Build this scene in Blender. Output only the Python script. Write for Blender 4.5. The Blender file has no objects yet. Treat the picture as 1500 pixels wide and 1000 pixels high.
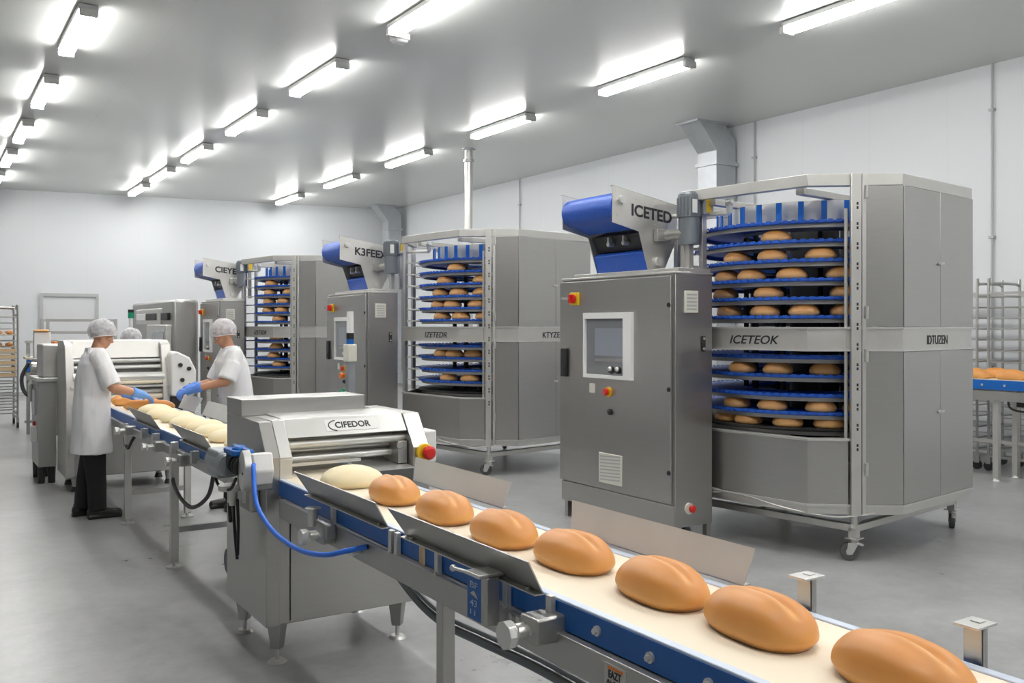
import bpy, bmesh, math, random
from mathutils import Vector, Matrix, noise
S = bpy.context.scene
C = S.collection
R = math.radians
PI = math.pi
random.seed(4)

# ------------------------------------------------------------------ camera
YAW = math.atan(870 / 1350)
cd = bpy.data.cameras.new('camera')
cam = bpy.data.objects.new('camera', cd)
C.objects.link(cam)
cam.location = (0, 0, 1.7)
cam.rotation_euler = (R(90), 0, -YAW)
cd.sensor_width = 36
cd.lens = 1350 / 1500 * 36
cd.shift_y = -23 / 1500
cd.clip_start = 0.05
S.camera = cam
# ------------------------------------------------------------------ world, exposure
w = bpy.data.worlds.new('world')
S.world = w
w.use_nodes = True
w.node_tree.nodes['Background'].inputs[0].default_value = (0.9, 0.95, 1, 1)
w.node_tree.nodes['Background'].inputs[1].default_value = 0.3
S.view_settings.view_transform = 'Standard'
S.view_settings.look = 'None'
S.view_settings.gamma = 1
S.view_settings.use_curve_mapping = False
S.view_settings.exposure = 1.08
LAMP = 26.0          # emission of the fluorescent diffusers

# ------------------------------------------------------------------ materials
def pm(name, col, rough=0.5, metal=0.0, nscale=0, namt=0.0, stretch=(1, 1, 1), bump=0.0, ramount=0.0,
       spec=0.5, trans=0, alpha=1, emit=None, estr=0, coat=0, sss=0, detail=4):
    m = bpy.data.materials.new(name)
    m.use_nodes = True
    nt = m.node_tree
    b = nt.nodes['Principled BSDF']
    b.inputs['Base Color'].default_value = (*col, 1)
    b.inputs['Roughness'].default_value = rough
    b.inputs['Metallic'].default_value = metal
    b.inputs['Specular IOR Level'].default_value = spec
    b.inputs['Transmission Weight'].default_value = trans
    b.inputs['Alpha'].default_value = alpha
    b.inputs['Coat Weight'].default_value = coat
    if sss:
        b.inputs['Subsurface Weight'].default_value = sss
        b.inputs['Subsurface Radius'].default_value = (0.02, 0.008, 0.004)
    if emit:
        b.inputs['Emission Color'].default_value = (*emit, 1)
        b.inputs['Emission Strength'].default_value = estr
    if nscale:
        tc = nt.nodes.new('ShaderNodeTexCoord')
        mp = nt.nodes.new('ShaderNodeMapping')
        mp.inputs['Scale'].default_value = stretch
        n = nt.nodes.new('ShaderNodeTexNoise')
        n.inputs['Scale'].default_value = nscale
        n.inputs['Detail'].default_value = detail
        nt.links.new(tc.outputs['Object'], mp.inputs[0])
        nt.links.new(mp.outputs[0], n.inputs['Vector'])
        if namt:
            cr = nt.nodes.new('ShaderNodeMix')
            cr.data_type = 'RGBA'
            cr.inputs['A'].default_value = (*[max(0, c * (1 - namt)) for c in col], 1)
            cr.inputs['B'].default_value = (*[min(1, c * (1 + namt)) for c in col], 1)
            nt.links.new(n.outputs['Fac'], cr.inputs['Factor'])
            nt.links.new(cr.outputs['Result'], b.inputs['Base Color'])
        if ramount:
            mr = nt.nodes.new('ShaderNodeMapRange')
            mr.inputs[1].default_value = 0.3
            mr.inputs[2].default_value = 0.7
            mr.inputs[3].default_value = rough - ramount
            mr.inputs[4].default_value = rough + ramount
            nt.links.new(n.outputs['Fac'], mr.inputs[0])
            nt.links.new(mr.outputs[0], b.inputs['Roughness'])
        if bump:
            bp = nt.nodes.new('ShaderNodeBump')
            bp.inputs['Strength'].default_value = bump
            bp.inputs['Distance'].default_value = 0.01
            nt.links.new(n.outputs['Fac'], bp.inputs['Height'])
            nt.links.new(bp.outputs[0], b.inputs['Normal'])
    return m

M = {}
M['steel'] = pm('brushed_steel', (0.465, 0.458, 0.44), 0.31, 0.92, 6, 0.05, (1, 1, 9), 0.0, 0.018)
M['steel_d'] = pm('dull_steel', (0.44, 0.435, 0.42), 0.40, 0.85, 6, 0.08, (1, 1, 1), 0.01, 0.03)
M['steel_l'] = pm('pale_steel', (0.62, 0.61, 0.58), 0.38, 0.8, 9, 0.06, (1, 1, 1), 0.01, 0.03)
M['steel_w'] = pm('satin_steel', (0.66, 0.66, 0.64), 0.33, 0.7, 5, 0.08, (1, 1, 1), 0.0, 0.02)
M['steel_g'] = pm('matt_steel', (0.64, 0.645, 0.64), 0.55, 0.5, 6, 0.06, (1, 1, 1), 0.0, 0.02)
M['zinc'] = pm('zinc_duct', (0.45, 0.47, 0.49), 0.45, 0.6, 5, 0.15)
M['dark'] = pm('dark_metal', (0.035, 0.035, 0.035), 0.5, 0.3)
M['black'] = pm('black_plastic', (0.015, 0.015, 0.016), 0.45)
M['rubber'] = pm('grey_rubber', (0.09, 0.09, 0.09), 0.7)
M['blue'] = pm('blue_plastic', (0.004, 0.115, 0.44), 0.38, 0, 8, 0.08)
M['blue_belt'] = pm('blue_modular_belt', (0.012, 0.09, 0.48), 0.42, 0, 60, 0.25, (1, 1, 1), 0.35)
M['hose'] = pm('blue_hose', (0.03, 0.17, 0.75), 0.35)
M['glove_b'] = pm('blue_nitrile', (0.10, 0.25, 0.75), 0.45, 0, 30, 0.15, bump=0.15)
M['glove_l'] = pm('pale_blue_nitrile', (0.16, 0.36, 0.80), 0.45, 0, 30, 0.15, bump=0.15)
M['cream'] = pm('cream_belt', (0.82, 0.73, 0.58), 0.6, 0, 3, 0.05)
M['edge'] = pm('belt_edge', (0.55, 0.62, 0.74), 0.4, 0.2)
M['white'] = pm('white_plastic', (0.78, 0.78, 0.76), 0.4)
M['ivory'] = pm('ivory_plastic', (0.68, 0.66, 0.58), 0.5)
M['yellow'] = pm('yellow_plastic', (0.85, 0.55, 0.02), 0.4)
M['red'] = pm('red_plastic', (0.65, 0.02, 0.015), 0.35)
M['orange'] = pm('orange_plastic', (0.85, 0.22, 0.02), 0.4)
M['green'] = pm('green_plastic', (0.01, 0.30, 0.16), 0.4)
M['glass'] = pm('smoked_glass', (0.19, 0.20, 0.215), 0.12, 0.0, spec=0.6, coat=0.5)
M['screen'] = pm('grey_screen', (0.26, 0.285, 0.33), 0.2)
M['motor'] = pm('motor_grey', (0.17, 0.19, 0.21), 0.45, 0.4, 10, 0.15)
M['motor_l'] = pm('motor_light_grey', (0.34, 0.36, 0.38), 0.4, 0.5, 10, 0.15)
M['wallm'] = pm('white_wall_panel', (0.74, 0.755, 0.76), 0.5, 0, 0.6, 0.02)
M['trim'] = pm('grey_trim', (0.42, 0.43, 0.43), 0.5)
M['doorm'] = pm('pale_door', (0.60, 0.61, 0.62), 0.5)
M['cloth'] = pm('white_cotton', (0.80, 0.80, 0.81), 0.85, 0, 120, 0.03, bump=0.06, sss=0.05)
M['trouser'] = pm('black_cotton', (0.012, 0.012, 0.014), 0.85, 0, 60, 0.3)
M['shoe'] = pm('black_leather', (0.012, 0.012, 0.012), 0.35)
M['skin'] = pm('skin', (0.56, 0.29, 0.18), 0.5, 0, 14, 0.08, sss=0.12)
M['hair'] = pm('dark_hair', (0.05, 0.035, 0.03), 0.6, 0, 40, 0.3)
M['hair_b'] = pm('brown_hair', (0.17, 0.09, 0.07), 0.6, 0, 40, 0.3)
M['lip'] = pm('lip', (0.40, 0.14, 0.11), 0.5)
M['dough'] = pm('raw_dough', (0.84, 0.72, 0.47), 0.6, 0, 14, 0.05, sss=0.15, bump=0.05)
M['wood'] = pm('pale_board', (0.62, 0.46, 0.28), 0.7, 0, 8, 0.15, (1, 8, 1))
M['ink'] = pm('black_lettering', (0.02, 0.02, 0.025), 0.5)
M['sticker'] = pm('sticker_paper', (0.58, 0.56, 0.52), 0.5)
M['signmark'] = pm('pale_mark', (0.45, 0.55, 0.75), 0.5)
M['lampbody'] = pm('lamp_housing', (0.55, 0.55, 0.54), 0.45)
M['diff'] = pm('lamp_diffuser', (0.9, 0.9, 0.9), 0.5, emit=(1.0, 0.985, 0.965), estr=LAMP)

def net_mat():
    m = bpy.data.materials.new('hairnet_fabric')
    m.use_nodes = True
    nt = m.node_tree
    b = nt.nodes['Principled BSDF']
    b.inputs['Base Color'].default_value = (0.88, 0.87, 0.90, 1)
    b.inputs['Roughness'].default_value = 0.8
    tc = nt.nodes.new('ShaderNodeTexCoord')
    v = nt.nodes.new('ShaderNodeTexNoise')
    v.inputs['Scale'].default_value = 35
    mr = nt.nodes.new('ShaderNodeMapRange')
    mr.inputs[1].default_value = 0.3
    mr.inputs[2].default_value = 0.7
    mr.inputs[3].default_value = 0.42
    mr.inputs[4].default_value = 0.66
    nt.links.new(tc.outputs['Object'], v.inputs['Vector'])
    nt.links.new(v.outputs['Fac'], mr.inputs[0])
    nt.links.new(mr.outputs[0], b.inputs['Alpha'])
    return m
M['net'] = net_mat()

def crust_mat(name, top, side, dark):
    """a crust browner on top, paler towards the base, mottled"""
    m = bpy.data.materials.new(name)
    m.use_nodes = True
    nt = m.node_tree
    b = nt.nodes['Principled BSDF']
    b.inputs['Roughness'].default_value = 0.42
    b.inputs['Subsurface Weight'].default_value = 0.06
    b.inputs['Subsurface Radius'].default_value = (0.01, 0.005, 0.002)
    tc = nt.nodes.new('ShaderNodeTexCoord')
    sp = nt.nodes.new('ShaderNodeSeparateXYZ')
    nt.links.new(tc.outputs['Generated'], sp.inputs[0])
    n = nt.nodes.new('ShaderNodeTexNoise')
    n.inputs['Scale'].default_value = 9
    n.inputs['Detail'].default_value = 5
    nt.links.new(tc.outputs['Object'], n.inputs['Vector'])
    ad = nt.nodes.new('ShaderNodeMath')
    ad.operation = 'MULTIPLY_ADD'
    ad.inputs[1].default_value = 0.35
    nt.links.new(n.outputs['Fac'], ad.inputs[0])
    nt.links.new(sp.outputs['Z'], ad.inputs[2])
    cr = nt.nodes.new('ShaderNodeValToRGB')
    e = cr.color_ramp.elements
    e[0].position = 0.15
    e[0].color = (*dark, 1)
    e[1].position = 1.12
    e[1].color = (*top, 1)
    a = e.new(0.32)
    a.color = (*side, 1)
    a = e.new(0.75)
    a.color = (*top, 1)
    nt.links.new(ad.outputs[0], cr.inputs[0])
    at = nt.nodes.new('ShaderNodeAttribute')
    at.attribute_name = 'split_crust'
    mx = nt.nodes.new('ShaderNodeMix')
    mx.data_type = 'RGBA'
    mx.inputs['B'].default_value = (0.80, 0.47, 0.18, 1)
    nt.links.new(at.outputs['Fac'], mx.inputs['Factor'])
    nt.links.new(cr.outputs[0], mx.inputs['A'])
    nt.links.new(mx.outputs['Result'], b.inputs['Base Color'])
    bp = nt.nodes.new('ShaderNodeBump')
    bp.inputs['Strength'].default_value = 0.08
    n2 = nt.nodes.new('ShaderNodeTexNoise')
    n2.inputs['Scale'].default_value = 60
    nt.links.new(tc.outputs['Object'], n2.inputs['Vector'])
    nt.links.new(n2.outputs['Fac'], bp.inputs['Height'])
    nt.links.new(bp.outputs[0], b.inputs['Normal'])
    return m
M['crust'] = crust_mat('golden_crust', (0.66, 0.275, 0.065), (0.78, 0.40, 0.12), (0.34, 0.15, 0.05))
M['slash'] = pm('loaf_slash', (0.76, 0.42, 0.15), 0.55, 0, 25, 0.12, bump=0.1)
M['crust2'] = crust_mat('brown_crust', (0.64, 0.31, 0.10), (0.76, 0.45, 0.18), (0.30, 0.15, 0.06))

def floor_mat():
    m = bpy.data.materials.new('grey_resin_floor')
    m.use_nodes = True
    nt = m.node_tree
    b = nt.nodes['Principled BSDF']
    tc = nt.nodes.new('ShaderNodeTexCoord')
    n1 = nt.nodes.new('ShaderNodeTexNoise')
    n1.inputs['Scale'].default_value = 0.9
    n1.inputs['Detail'].default_value = 8
    n1.inputs['Roughness'].default_value = 0.65
    n1.inputs['Distortion'].default_value = 0.2
    n2 = nt.nodes.new('ShaderNodeTexNoise')
    n2.inputs['Scale'].default_value = 9
    n2.inputs['Detail'].default_value = 7
    n2.inputs['Roughness'].default_value = 0.7
    nt.links.new(tc.outputs['Object'], n1.inputs['Vector'])
    nt.links.new(tc.outputs['Object'], n2.inputs['Vector'])
    mx = nt.nodes.new('ShaderNodeMath')
    mx.operation = 'MULTIPLY_ADD'
    mx.inputs[1].default_value = 0.5
    nt.links.new(n2.outputs['Fac'], mx.inputs[0])
    nt.links.new(n1.outputs['Fac'], mx.inputs[2])
    cr = nt.nodes.new('ShaderNodeValToRGB')
    e = cr.color_ramp.elements
    e[0].position = 0.35
    e[0].color = (0.18, 0.183, 0.183, 1)
    e[1].position = 1.05
    e[1].color = (0.425, 0.43, 0.43, 1)
    nt.links.new(mx.outputs[0], cr.inputs[0])
    nt.links.new(cr.outputs[0], b.inputs['Base Color'])
    mr = nt.nodes.new('ShaderNodeMapRange')
    mr.inputs[1].default_value = 0.4
    mr.inputs[2].default_value = 1.1
    mr.inputs[3].default_value = 0.25
    mr.inputs[4].default_value = 0.36
    nt.links.new(mx.outputs[0], mr.inputs[0])
    nt.links.new(mr.outputs[0], b.inputs['Roughness'])
    bp = nt.nodes.new('ShaderNodeBump')
    bp.inputs['Strength'].default_value = 0.03
    bp.inputs['Distance'].default_value = 0.02
    nt.links.new(n2.outputs['Fac'], bp.inputs['Height'])
    nt.links.new(bp.outputs[0], b.inputs['Normal'])
    return m
M['floor'] = floor_mat()

def panel_mat(name, col, rough, axis, pitch, groove=0.86):
    """sandwich panels: thin joint lines every pitch metres"""
    m = bpy.data.materials.new(name)
    m.use_nodes = True
    nt = m.node_tree
    b = nt.nodes['Principled BSDF']
    b.inputs['Roughness'].default_value = rough
    tc = nt.nodes.new('ShaderNodeTexCoord')
    sp = nt.nodes.new('ShaderNodeSeparateXYZ')
    nt.links.new(tc.outputs['Object'], sp.inputs[0])
    d = nt.nodes.new('ShaderNodeMath')
    d.operation = 'DIVIDE'
    d.inputs[1].default_value = pitch
    nt.links.new(sp.outputs[axis], d.inputs[0])
    fr = nt.nodes.new('ShaderNodeMath')
    fr.operation = 'FRACT'
    nt.links.new(d.outputs[0], fr.inputs[0])
    lt = nt.nodes.new('ShaderNodeMath')
    lt.operation = 'LESS_THAN'
    lt.inputs[1].default_value = 0.012 / pitch
    nt.links.new(fr.outputs[0], lt.inputs[0])
    mx = nt.nodes.new('ShaderNodeMix')
    mx.data_type = 'RGBA'
    mx.inputs['A'].default_value = (*col, 1)
    mx.inputs['B'].default_value = (*[c * groove for c in col], 1)
    nt.links.new(lt.outputs[0], mx.inputs['Factor'])
    nt.links.new(mx.outputs['Result'], b.inputs['Base Color'])
    return m
M['wall_r'] = panel_mat('white_wall_panels_side', (0.635, 0.655, 0.672), 0.45, 'Y', 1.18, 0.95)
M['wall_b'] = panel_mat('white_wall_panels_back', (0.635, 0.655, 0.672), 0.45, 'X', 1.18, 0.95)
M['ceil'] = panel_mat('satin_ceiling_panels', (0.60, 0.615, 0.59), 0.27, 'X', 1.18, 0.96)

# ------------------------------------------------------------------ mesh helpers
OFF = {}
def off(o):
    return OFF.get(o.name, Vector((0, 0, 0))) if o is not None else Vector((0, 0, 0))

class MB:
    def __init__(s):
        s.bm = bmesh.new()
    def box(s, x0, x1, y0, y1, z0, z1, rot=None, piv=None):
        r = bmesh.ops.create_cube(s.bm, size=1)
        vs = r['verts']
        bmesh.ops.scale(s.bm, vec=(x1 - x0, y1 - y0, z1 - z0), verts=vs)
        bmesh.ops.translate(s.bm, vec=((x0 + x1) / 2, (y0 + y1) / 2, (z0 + z1) / 2), verts=vs)
        if rot is not None:
            p = Vector(piv) if piv else Vector(((x0 + x1) / 2, (y0 + y1) / 2, (z0 + z1) / 2))
            bmesh.ops.rotate(s.bm, verts=vs, cent=p, matrix=rot)
        return s
    def bar(s, p0, p1, wd, ht=None):
        """square bar from p0 to p1"""
        ht = ht or wd
        p0, p1 = Vector(p0), Vector(p1)
        d = p1 - p0
        L = d.length
        d.normalize()
        up = Vector((0, 0, 1)) if abs(d.z) < 0.95 else Vector((1, 0, 0))
        sx = d.cross(up).normalized()
        sy = sx.cross(d).normalized()
        vs = []
        for t in (p0, p1):
            for a, b in ((-1, -1), (1, -1), (1, 1), (-1, 1)):
                vs.append(s.bm.verts.new(t + sx * a * wd / 2 + sy * b * ht / 2))
        f = s.bm.faces.new
        f(vs[0:4][::-1]); f(vs[4:8])
        for i in range(4):
            j = (i + 1) % 4
            f((vs[i], vs[j], vs[4 + j], vs[4 + i]))
        return s
    def cyl(s, p0, p1, r0, r1=None, n=20, cap=True):
        r1 = r0 if r1 is None else r1
        p0, p1 = Vector(p0), Vector(p1)
        d = (p1 - p0).normalized()
        up = Vector((0, 0, 1)) if abs(d.z) < 0.9 else Vector((1, 0, 0))
        sx = d.cross(up).normalized()
        sy = d.cross(sx).normalized()
        A, B = [], []
        for i in range(n):
            a = 2 * PI * i / n
            v = sx * math.cos(a) + sy * math.sin(a)
            A.append(s.bm.verts.new(p0 + v * r0))
            B.append(s.bm.verts.new(p1 + v * r1))
        for i in range(n):
            j = (i + 1) % n
            s.bm.faces.new((A[i], A[j], B[j], B[i]))
        if cap:
            s.bm.faces.new(A[::-1]); s.bm.faces.new(B)
        return s
    def prism(s, pts, axis, a0, a1):
        """pts in the two remaining axes (x:(y,z)  y:(x,z)  z:(x,y))"""
        def mk(p, a):
            return {'x': (a, p[0], p[1]), 'y': (p[0], a, p[1]), 'z': (p[0], p[1], a)}[axis]
        A = [s.bm.verts.new(mk(p, a0)) for p in pts]
        B = [s.bm.verts.new(mk(p, a1)) for p in pts]
        n = len(pts)
        s.bm.faces.new(A); s.bm.faces.new(B[::-1])
        for i in range(n):
            j = (i + 1) % n
            s.bm.faces.new((A[j], A[i], B[i], B[j]))
        return s
    def plate(s, pts, nrm, th):
        """a flat polygon of 3-D points given thickness along nrm"""
        nv = Vector(nrm) * th
        A = [s.bm.verts.new(Vector(p)) for p in pts]
        B = [s.bm.verts.new(Vector(p) + nv) for p in pts]
        n = len(pts)
        s.bm.faces.new(A); s.bm.faces.new(B[::-1])
        for i in range(n):
            j = (i + 1) % n
            s.bm.faces.new((A[j], A[i], B[i], B[j]))
        return s
    def lathe(s, prof, c=(0, 0, 0), n=32, close=False):
        rings = []
        for r, z in prof:
            rings.append([s.bm.verts.new((c[0] + r * math.cos(2 * PI * i / n), c[1] + r * math.sin(2 * PI * i / n), c[2] + z)) for i in range(n)])
        k = len(prof)
        for q in range(k if close else k - 1):
            a, b = rings[q], rings[(q + 1) % k]
            for i in range(n):
                j = (i + 1) % n
                s.bm.faces.new((a[i], a[j], b[j], b[i]))
        if not close:
            if prof[0][0] > 1e-4: s.bm.faces.new(rings[0][::-1])
            if prof[-1][0] > 1e-4: s.bm.faces.new(rings[-1])
        return s
    def tube(s, pts, r, n=10, sub=6):
        P = [Vector(p) for p in pts]
        if len(P) > 2:
            Q = []
            E = [P[0] * 2 - P[1]] + P + [P[-1] * 2 - P[-2]]
            for i in range(1, len(E) - 2):
                for t in range(sub):
                    u = t / sub
                    a, b, c, d = E[i - 1], E[i], E[i + 1], E[i + 2]
                    Q.append(0.5 * ((2 * b) + (c - a) * u + (2 * a - 5 * b + 4 * c - d) * u * u + (3 * b - a - 3 * c + d) * u ** 3))
            Q.append(P[-1])
            P = Q
        rings = []
        prev = None
        for i, p in enumerate(P):
            d = (P[min(i + 1, len(P) - 1)] - P[max(i - 1, 0)]).normalized()
            if prev is None:
                up = Vector((0, 0, 1)) if abs(d.z) < 0.9 else Vector((1, 0, 0))
                sx = d.cross(up).normalized()
            else:
                sx = (prev - d * prev.dot(d)).normalized()
            prev = sx
            sy = d.cross(sx)
            rings.append([s.bm.verts.new(p + (sx * math.cos(2 * PI * k / n) + sy * math.sin(2 * PI * k / n)) * r) for k in range(n)])
        for a, b in zip(rings, rings[1:]):
            for k in range(n):
                j = (k + 1) % n
                s.bm.faces.new((a[k], a[j], b[j], b[k]))
        s.bm.faces.new(rings[0][::-1]); s.bm.faces.new(rings[-1])
        return s
    def ball(s, c, r, sc=(1, 1, 1), n=16):
        q = bmesh.ops.create_uvsphere(s.bm, u_segments=n * 2, v_segments=n, radius=r)
        bmesh.ops.scale(s.bm, vec=sc, verts=q['verts'])
        bmesh.ops.translate(s.bm, vec=c, verts=q['verts'])
        return s
    def cap(s, p0, p1, r0, r1, n=14):
        s.cyl(p0, p1, r0, r1, n)
        s.ball(p0, r0, n=7); s.ball(p1, r1, n=7)
        return s
    def build(s, name, mat, parent=None, bevel=0.0, origin=None, sharp=35, world=True):
        o_ = off(parent)
        if parent is None and origin is not None:
            o_ = Vector(origin)
        bmesh.ops.recalc_face_normals(s.bm, faces=s.bm.faces)
        if o_.length > 0:
            bmesh.ops.translate(s.bm, vec=-o_, verts=s.bm.verts)
        me = bpy.data.meshes.new(name)
        s.bm.to_mesh(me)
        s.bm.free()
        me.materials.append(M[mat] if isinstance(mat, str) else mat)
        me.polygons.foreach_set('use_smooth', [True] * len(me.polygons))
        me.set_sharp_from_angle(angle=R(sharp))
        o = bpy.data.objects.new(name, me)
        C.objects.link(o)
        if parent is not None:
            adopt(o, parent)
        elif origin is not None:
            o.location = origin
        OFF[o.name] = o_
        if bevel:
            b = o.modifiers.new('bevel', 'BEVEL')
            b.width = bevel
            b.segments = 2
            b.limit_method = 'ANGLE'
            b.angle_limit = R(40)
        return o

def P(): return MB()

def tag(o, label=None, cat=None, group=None, kind=None):
    if label: o['label'] = label
    if cat: o['category'] = cat
    if group: o['group'] = group
    if kind: o['kind'] = kind
    return o

def thing(name, label, cat, loc=(0, 0, 0), rz=0, group=None, world=False):
    """Empty at the thing's base; world=True: its parts are written in world coordinates"""
    o = bpy.data.objects.new(name, None)
    o.empty_display_size = 0.1
    C.objects.link(o)
    o.location = loc
    o.rotation_euler = (0, 0, rz)
    tag(o, label, cat, group)
    if world: OFF[o.name] = Vector(loc)
    return o

KIDS = {}
def adopt(o, parent):
    o.parent = parent
    KIDS.setdefault(parent.name, []).append(o)

def copy_tree(o, parent=None):
    c = o.copy()
    C.objects.link(c)
    if parent is not None:
        adopt(c, parent)
    OFF[c.name] = off(o)
    for ch in list(KIDS.get(o.name, [])):
        copy_tree(ch, c)
    return c

def baked(o):
    """apply an object's modifiers to its mesh"""
    dg = bpy.context.evaluated_depsgraph_get()
    me = bpy.data.meshes.new_from_object(o.evaluated_get(dg))
    o.modifiers.clear()
    o.data = me
    return o

def text(parent, s, org, w, h, xd, yd, mat='ink', name='lettering', shear=0.0, ext=0.0015, bold=0.0):
    cu = bpy.data.curves.new('txt', 'FONT')
    cu.body = s
    cu.extrude = 0.001
    cu.shear = shear
    cu.offset = bold
    t = bpy.data.objects.new('txt', cu)
    C.objects.link(t)
    dg = bpy.context.evaluated_depsgraph_get()
    dg.update()
    me = bpy.data.meshes.new_from_object(t.evaluated_get(dg))
    bpy.data.objects.remove(t)
    xs = [v.co.x for v in me.vertices]
    ys = [v.co.y for v in me.vertices]
    x0, x1, y0, y1 = min(xs), max(xs), min(ys), max(ys)
    X, Y = Vector(xd).normalized(), Vector(yd).normalized()
    N = X.cross(Y)
    o_ = off(parent)
    for v in me.vertices:
        p = Vector(org) + X * ((v.co.x - x0) / (x1 - x0) * w) + Y * ((v.co.y - y0) / (y1 - y0) * h) + N * (ext if v.co.z > 0 else -0.0005)
        v.co = p - o_
    me.materials.append(M[mat])
    o = bpy.data.objects.new(name, me)
    C.objects.link(o)
    adopt(o, parent)
    OFF[o.name] = o_
    return o

# ------------------------------------------------------------------ the room
H = 5.0
RX = 11.38
BN = Vector((11.38, 23.9, 0))            # back right corner
BD = Vector((-1, 0.152, 0)).normalized()  # direction of the back wall
BL = BN + BD * 20.5
m = P(); m.box(-9, 13, -8, 29, -0.1, 0); f = m.build('floor', 'floor'); tag(f, kind='structure')
m = P(); m.box(-9, 13, -8, 29, H, H + 0.1); f = m.build('ceiling', 'ceil'); tag(f, kind='structure')
m = P(); m.box(RX, RX + 0.15, -8, 24.2, 0, H); f = m.build('wall_right', 'wall_r'); tag(f, kind='structure')
m = P(); m.box(-9.1, -9, -8, 29, 0, H); f = m.build('wall_left', 'wall_r'); tag(f, kind='structure')
m = P(); m.box(-9, 13, -8.1, -8, 0, H); f = m.build('wall_front', 'wall_b'); tag(f, kind='structure')
m = P(); nb = Vector((-BD.y, BD.x, 0)) * -1
def bw(t, dz, o=0.0):
    p = BN + BD * t - Vector((0.15, 1, 0)).normalized() * o
    return (p.x, p.y, dz)
m.plate([bw(-0.3, 0), bw(20.6, 0), bw(20.6, H), bw(-0.3, H)], Vector((0.15, 1, 0)).normalized(), 0.12)
f = m.build('wall_back', 'wall_b'); tag(f, kind='structure')
m = P(); m.box(RX - 0.02, RX, -8, 23.9, 0, 0.09); f = m.build('baseboard_right', 'trim'); tag(f, kind='structure')
m = P()
m.plate([bw(0, 0), bw(20.4, 0), bw(20.4, 0.09), bw(0, 0.09)], -Vector((0.15, 1, 0)).normalized(), 0.02)
f = m.build('baseboard_back', 'trim'); tag(f, kind='structure')
# closed shutter door in the back wall
t0 = (11.38 - 3.74) / -BD.x; t1 = (11.38 - 2.58) / -BD.x
m = P()
m.plate([bw(t0, 0), bw(t1, 0), bw(t1, 2.42), bw(t0, 2.42)], -Vector((0.15, 1, 0)).normalized(), 0.03)
d_ = m.build('door_1', 'doorm'); tag(d_, kind='structure')
m = P()
n_ = -Vector((0.15, 1, 0)).normalized()
m.plate([bw(t0 - 0.07, 0), bw(t0, 0), bw(t0, 2.42), bw(t0 - 0.07, 2.42)], n_, 0.07)
m.plate([bw(t1, 0), bw(t1 + 0.07, 0), bw(t1 + 0.07, 2.42), bw(t1, 2.42)], n_, 0.07)
m.plate([bw(t0 - 0.07, 2.42), bw(t1 + 0.07, 2.42), bw(t1 + 0.07, 2.5), bw(t0 - 0.07, 2.5)], n_, 0.07)
m.build('door_frame', 'trim', d_)
# wall conduits and joint cover strips
for i, y in enumerate((6.47, 10.39, 17.3)):
    m = P(); m.cyl((RX - 0.03, y, 0.1 if i == 0 else 0.1), (RX - 0.03, y, H), 0.013)
    for z in (1.2, 2.8, 4.4): m.box(RX - 0.06, RX, y - 0.035, y + 0.035, z, z + 0.03)
    o = m.build('trim_%d' % (i + 1), 'trim'); tag(o, kind='structure')

# ------------------------------------------------------------------ ceiling lamps
def make_lamp():
    t = thing('ceiling_lamp', 'lamp', 'ceiling light')
    L = 0.86
    m = P(); m.box(-0.095, 0.095, -L, L, -0.055, -0.005); m.build('housing', 'lampbody', t, 0.008)
    m = P(); m.prism([(-0.07, -0.055), (-0.08, -0.08), (-0.065, -0.115), (0.065, -0.115), (0.08, -0.08), (0.07, -0.055)], 'y', -L + 0.03, L - 0.03)
    m.build('diffuser', 'diff', t)
    for s in (-1, 1):
        m = P(); m.box(-0.088, 0.088, s * L - 0.03, s * L + 0.03, -0.128, -0.05); m.build('end_cap', 'lampbody', t, 0.008)
        m = P(); m.box(-0.03, 0.03, s * L * 0.7 - 0.03, s * L * 0.7 + 0.03, -0.012, 0.0); m.build('bracket', 'trim', t)
    return t
lamp0 = make_lamp()
rows = {'left': (1.47, [-2.0, 1.4, 4.8, 8.0, 11.15, 14.28, 17.35, 20.24, 23.1]),
        'middle': (4.40, [-4.5, -1.2, 2.0, 5.15, 8.35, 11.55, 14.7, 17.8, 20.7, 23.2]),
        'right': (7.97, [-4.2, -0.8, 2.6, 5.97, 9.2, 12.7, 16.1, 19.45, 22.85])}
ordn = ['nearest', 'second from the camera', 'third from the camera', 'fourth from the camera', 'fifth from the camera', 'farthest', 'seventh', 'eighth']
first_seen = {'left': 4, 'middle': 4, 'right': 3}
used = False
for rn, (x, ys) in rows.items():
    for k, y in enumerate(ys):
        o = copy_tree(lamp0) if used else lamp0
        used = True
        o.location = (x, y, H)
        q = k - first_seen[rn]
        if q < 0:
            lb = 'long fluorescent ceiling lamp of the %s row, over the aisle near the camera' % rn
        else:
            lb = 'glowing fluorescent ceiling lamp, %s in the %s row in view' % (ordn[q], rn)
        tag(o, lb, 'ceiling light', 'fluorescent lamps of the %s ceiling row' % rn)
m = P(); m.box(4.5, 4.68, 9.38, 9.56, H - 0.07, H); m.box(4.52, 4.66, 9.4, 9.54, H - 0.1, H - 0.06)
o = m.build('ceiling_sensor', 'white', None, 0.01, (4.59, 9.47, H)); tag(o, 'small white square sensor box on the ceiling beside a lamp', 'sensor')

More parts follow.
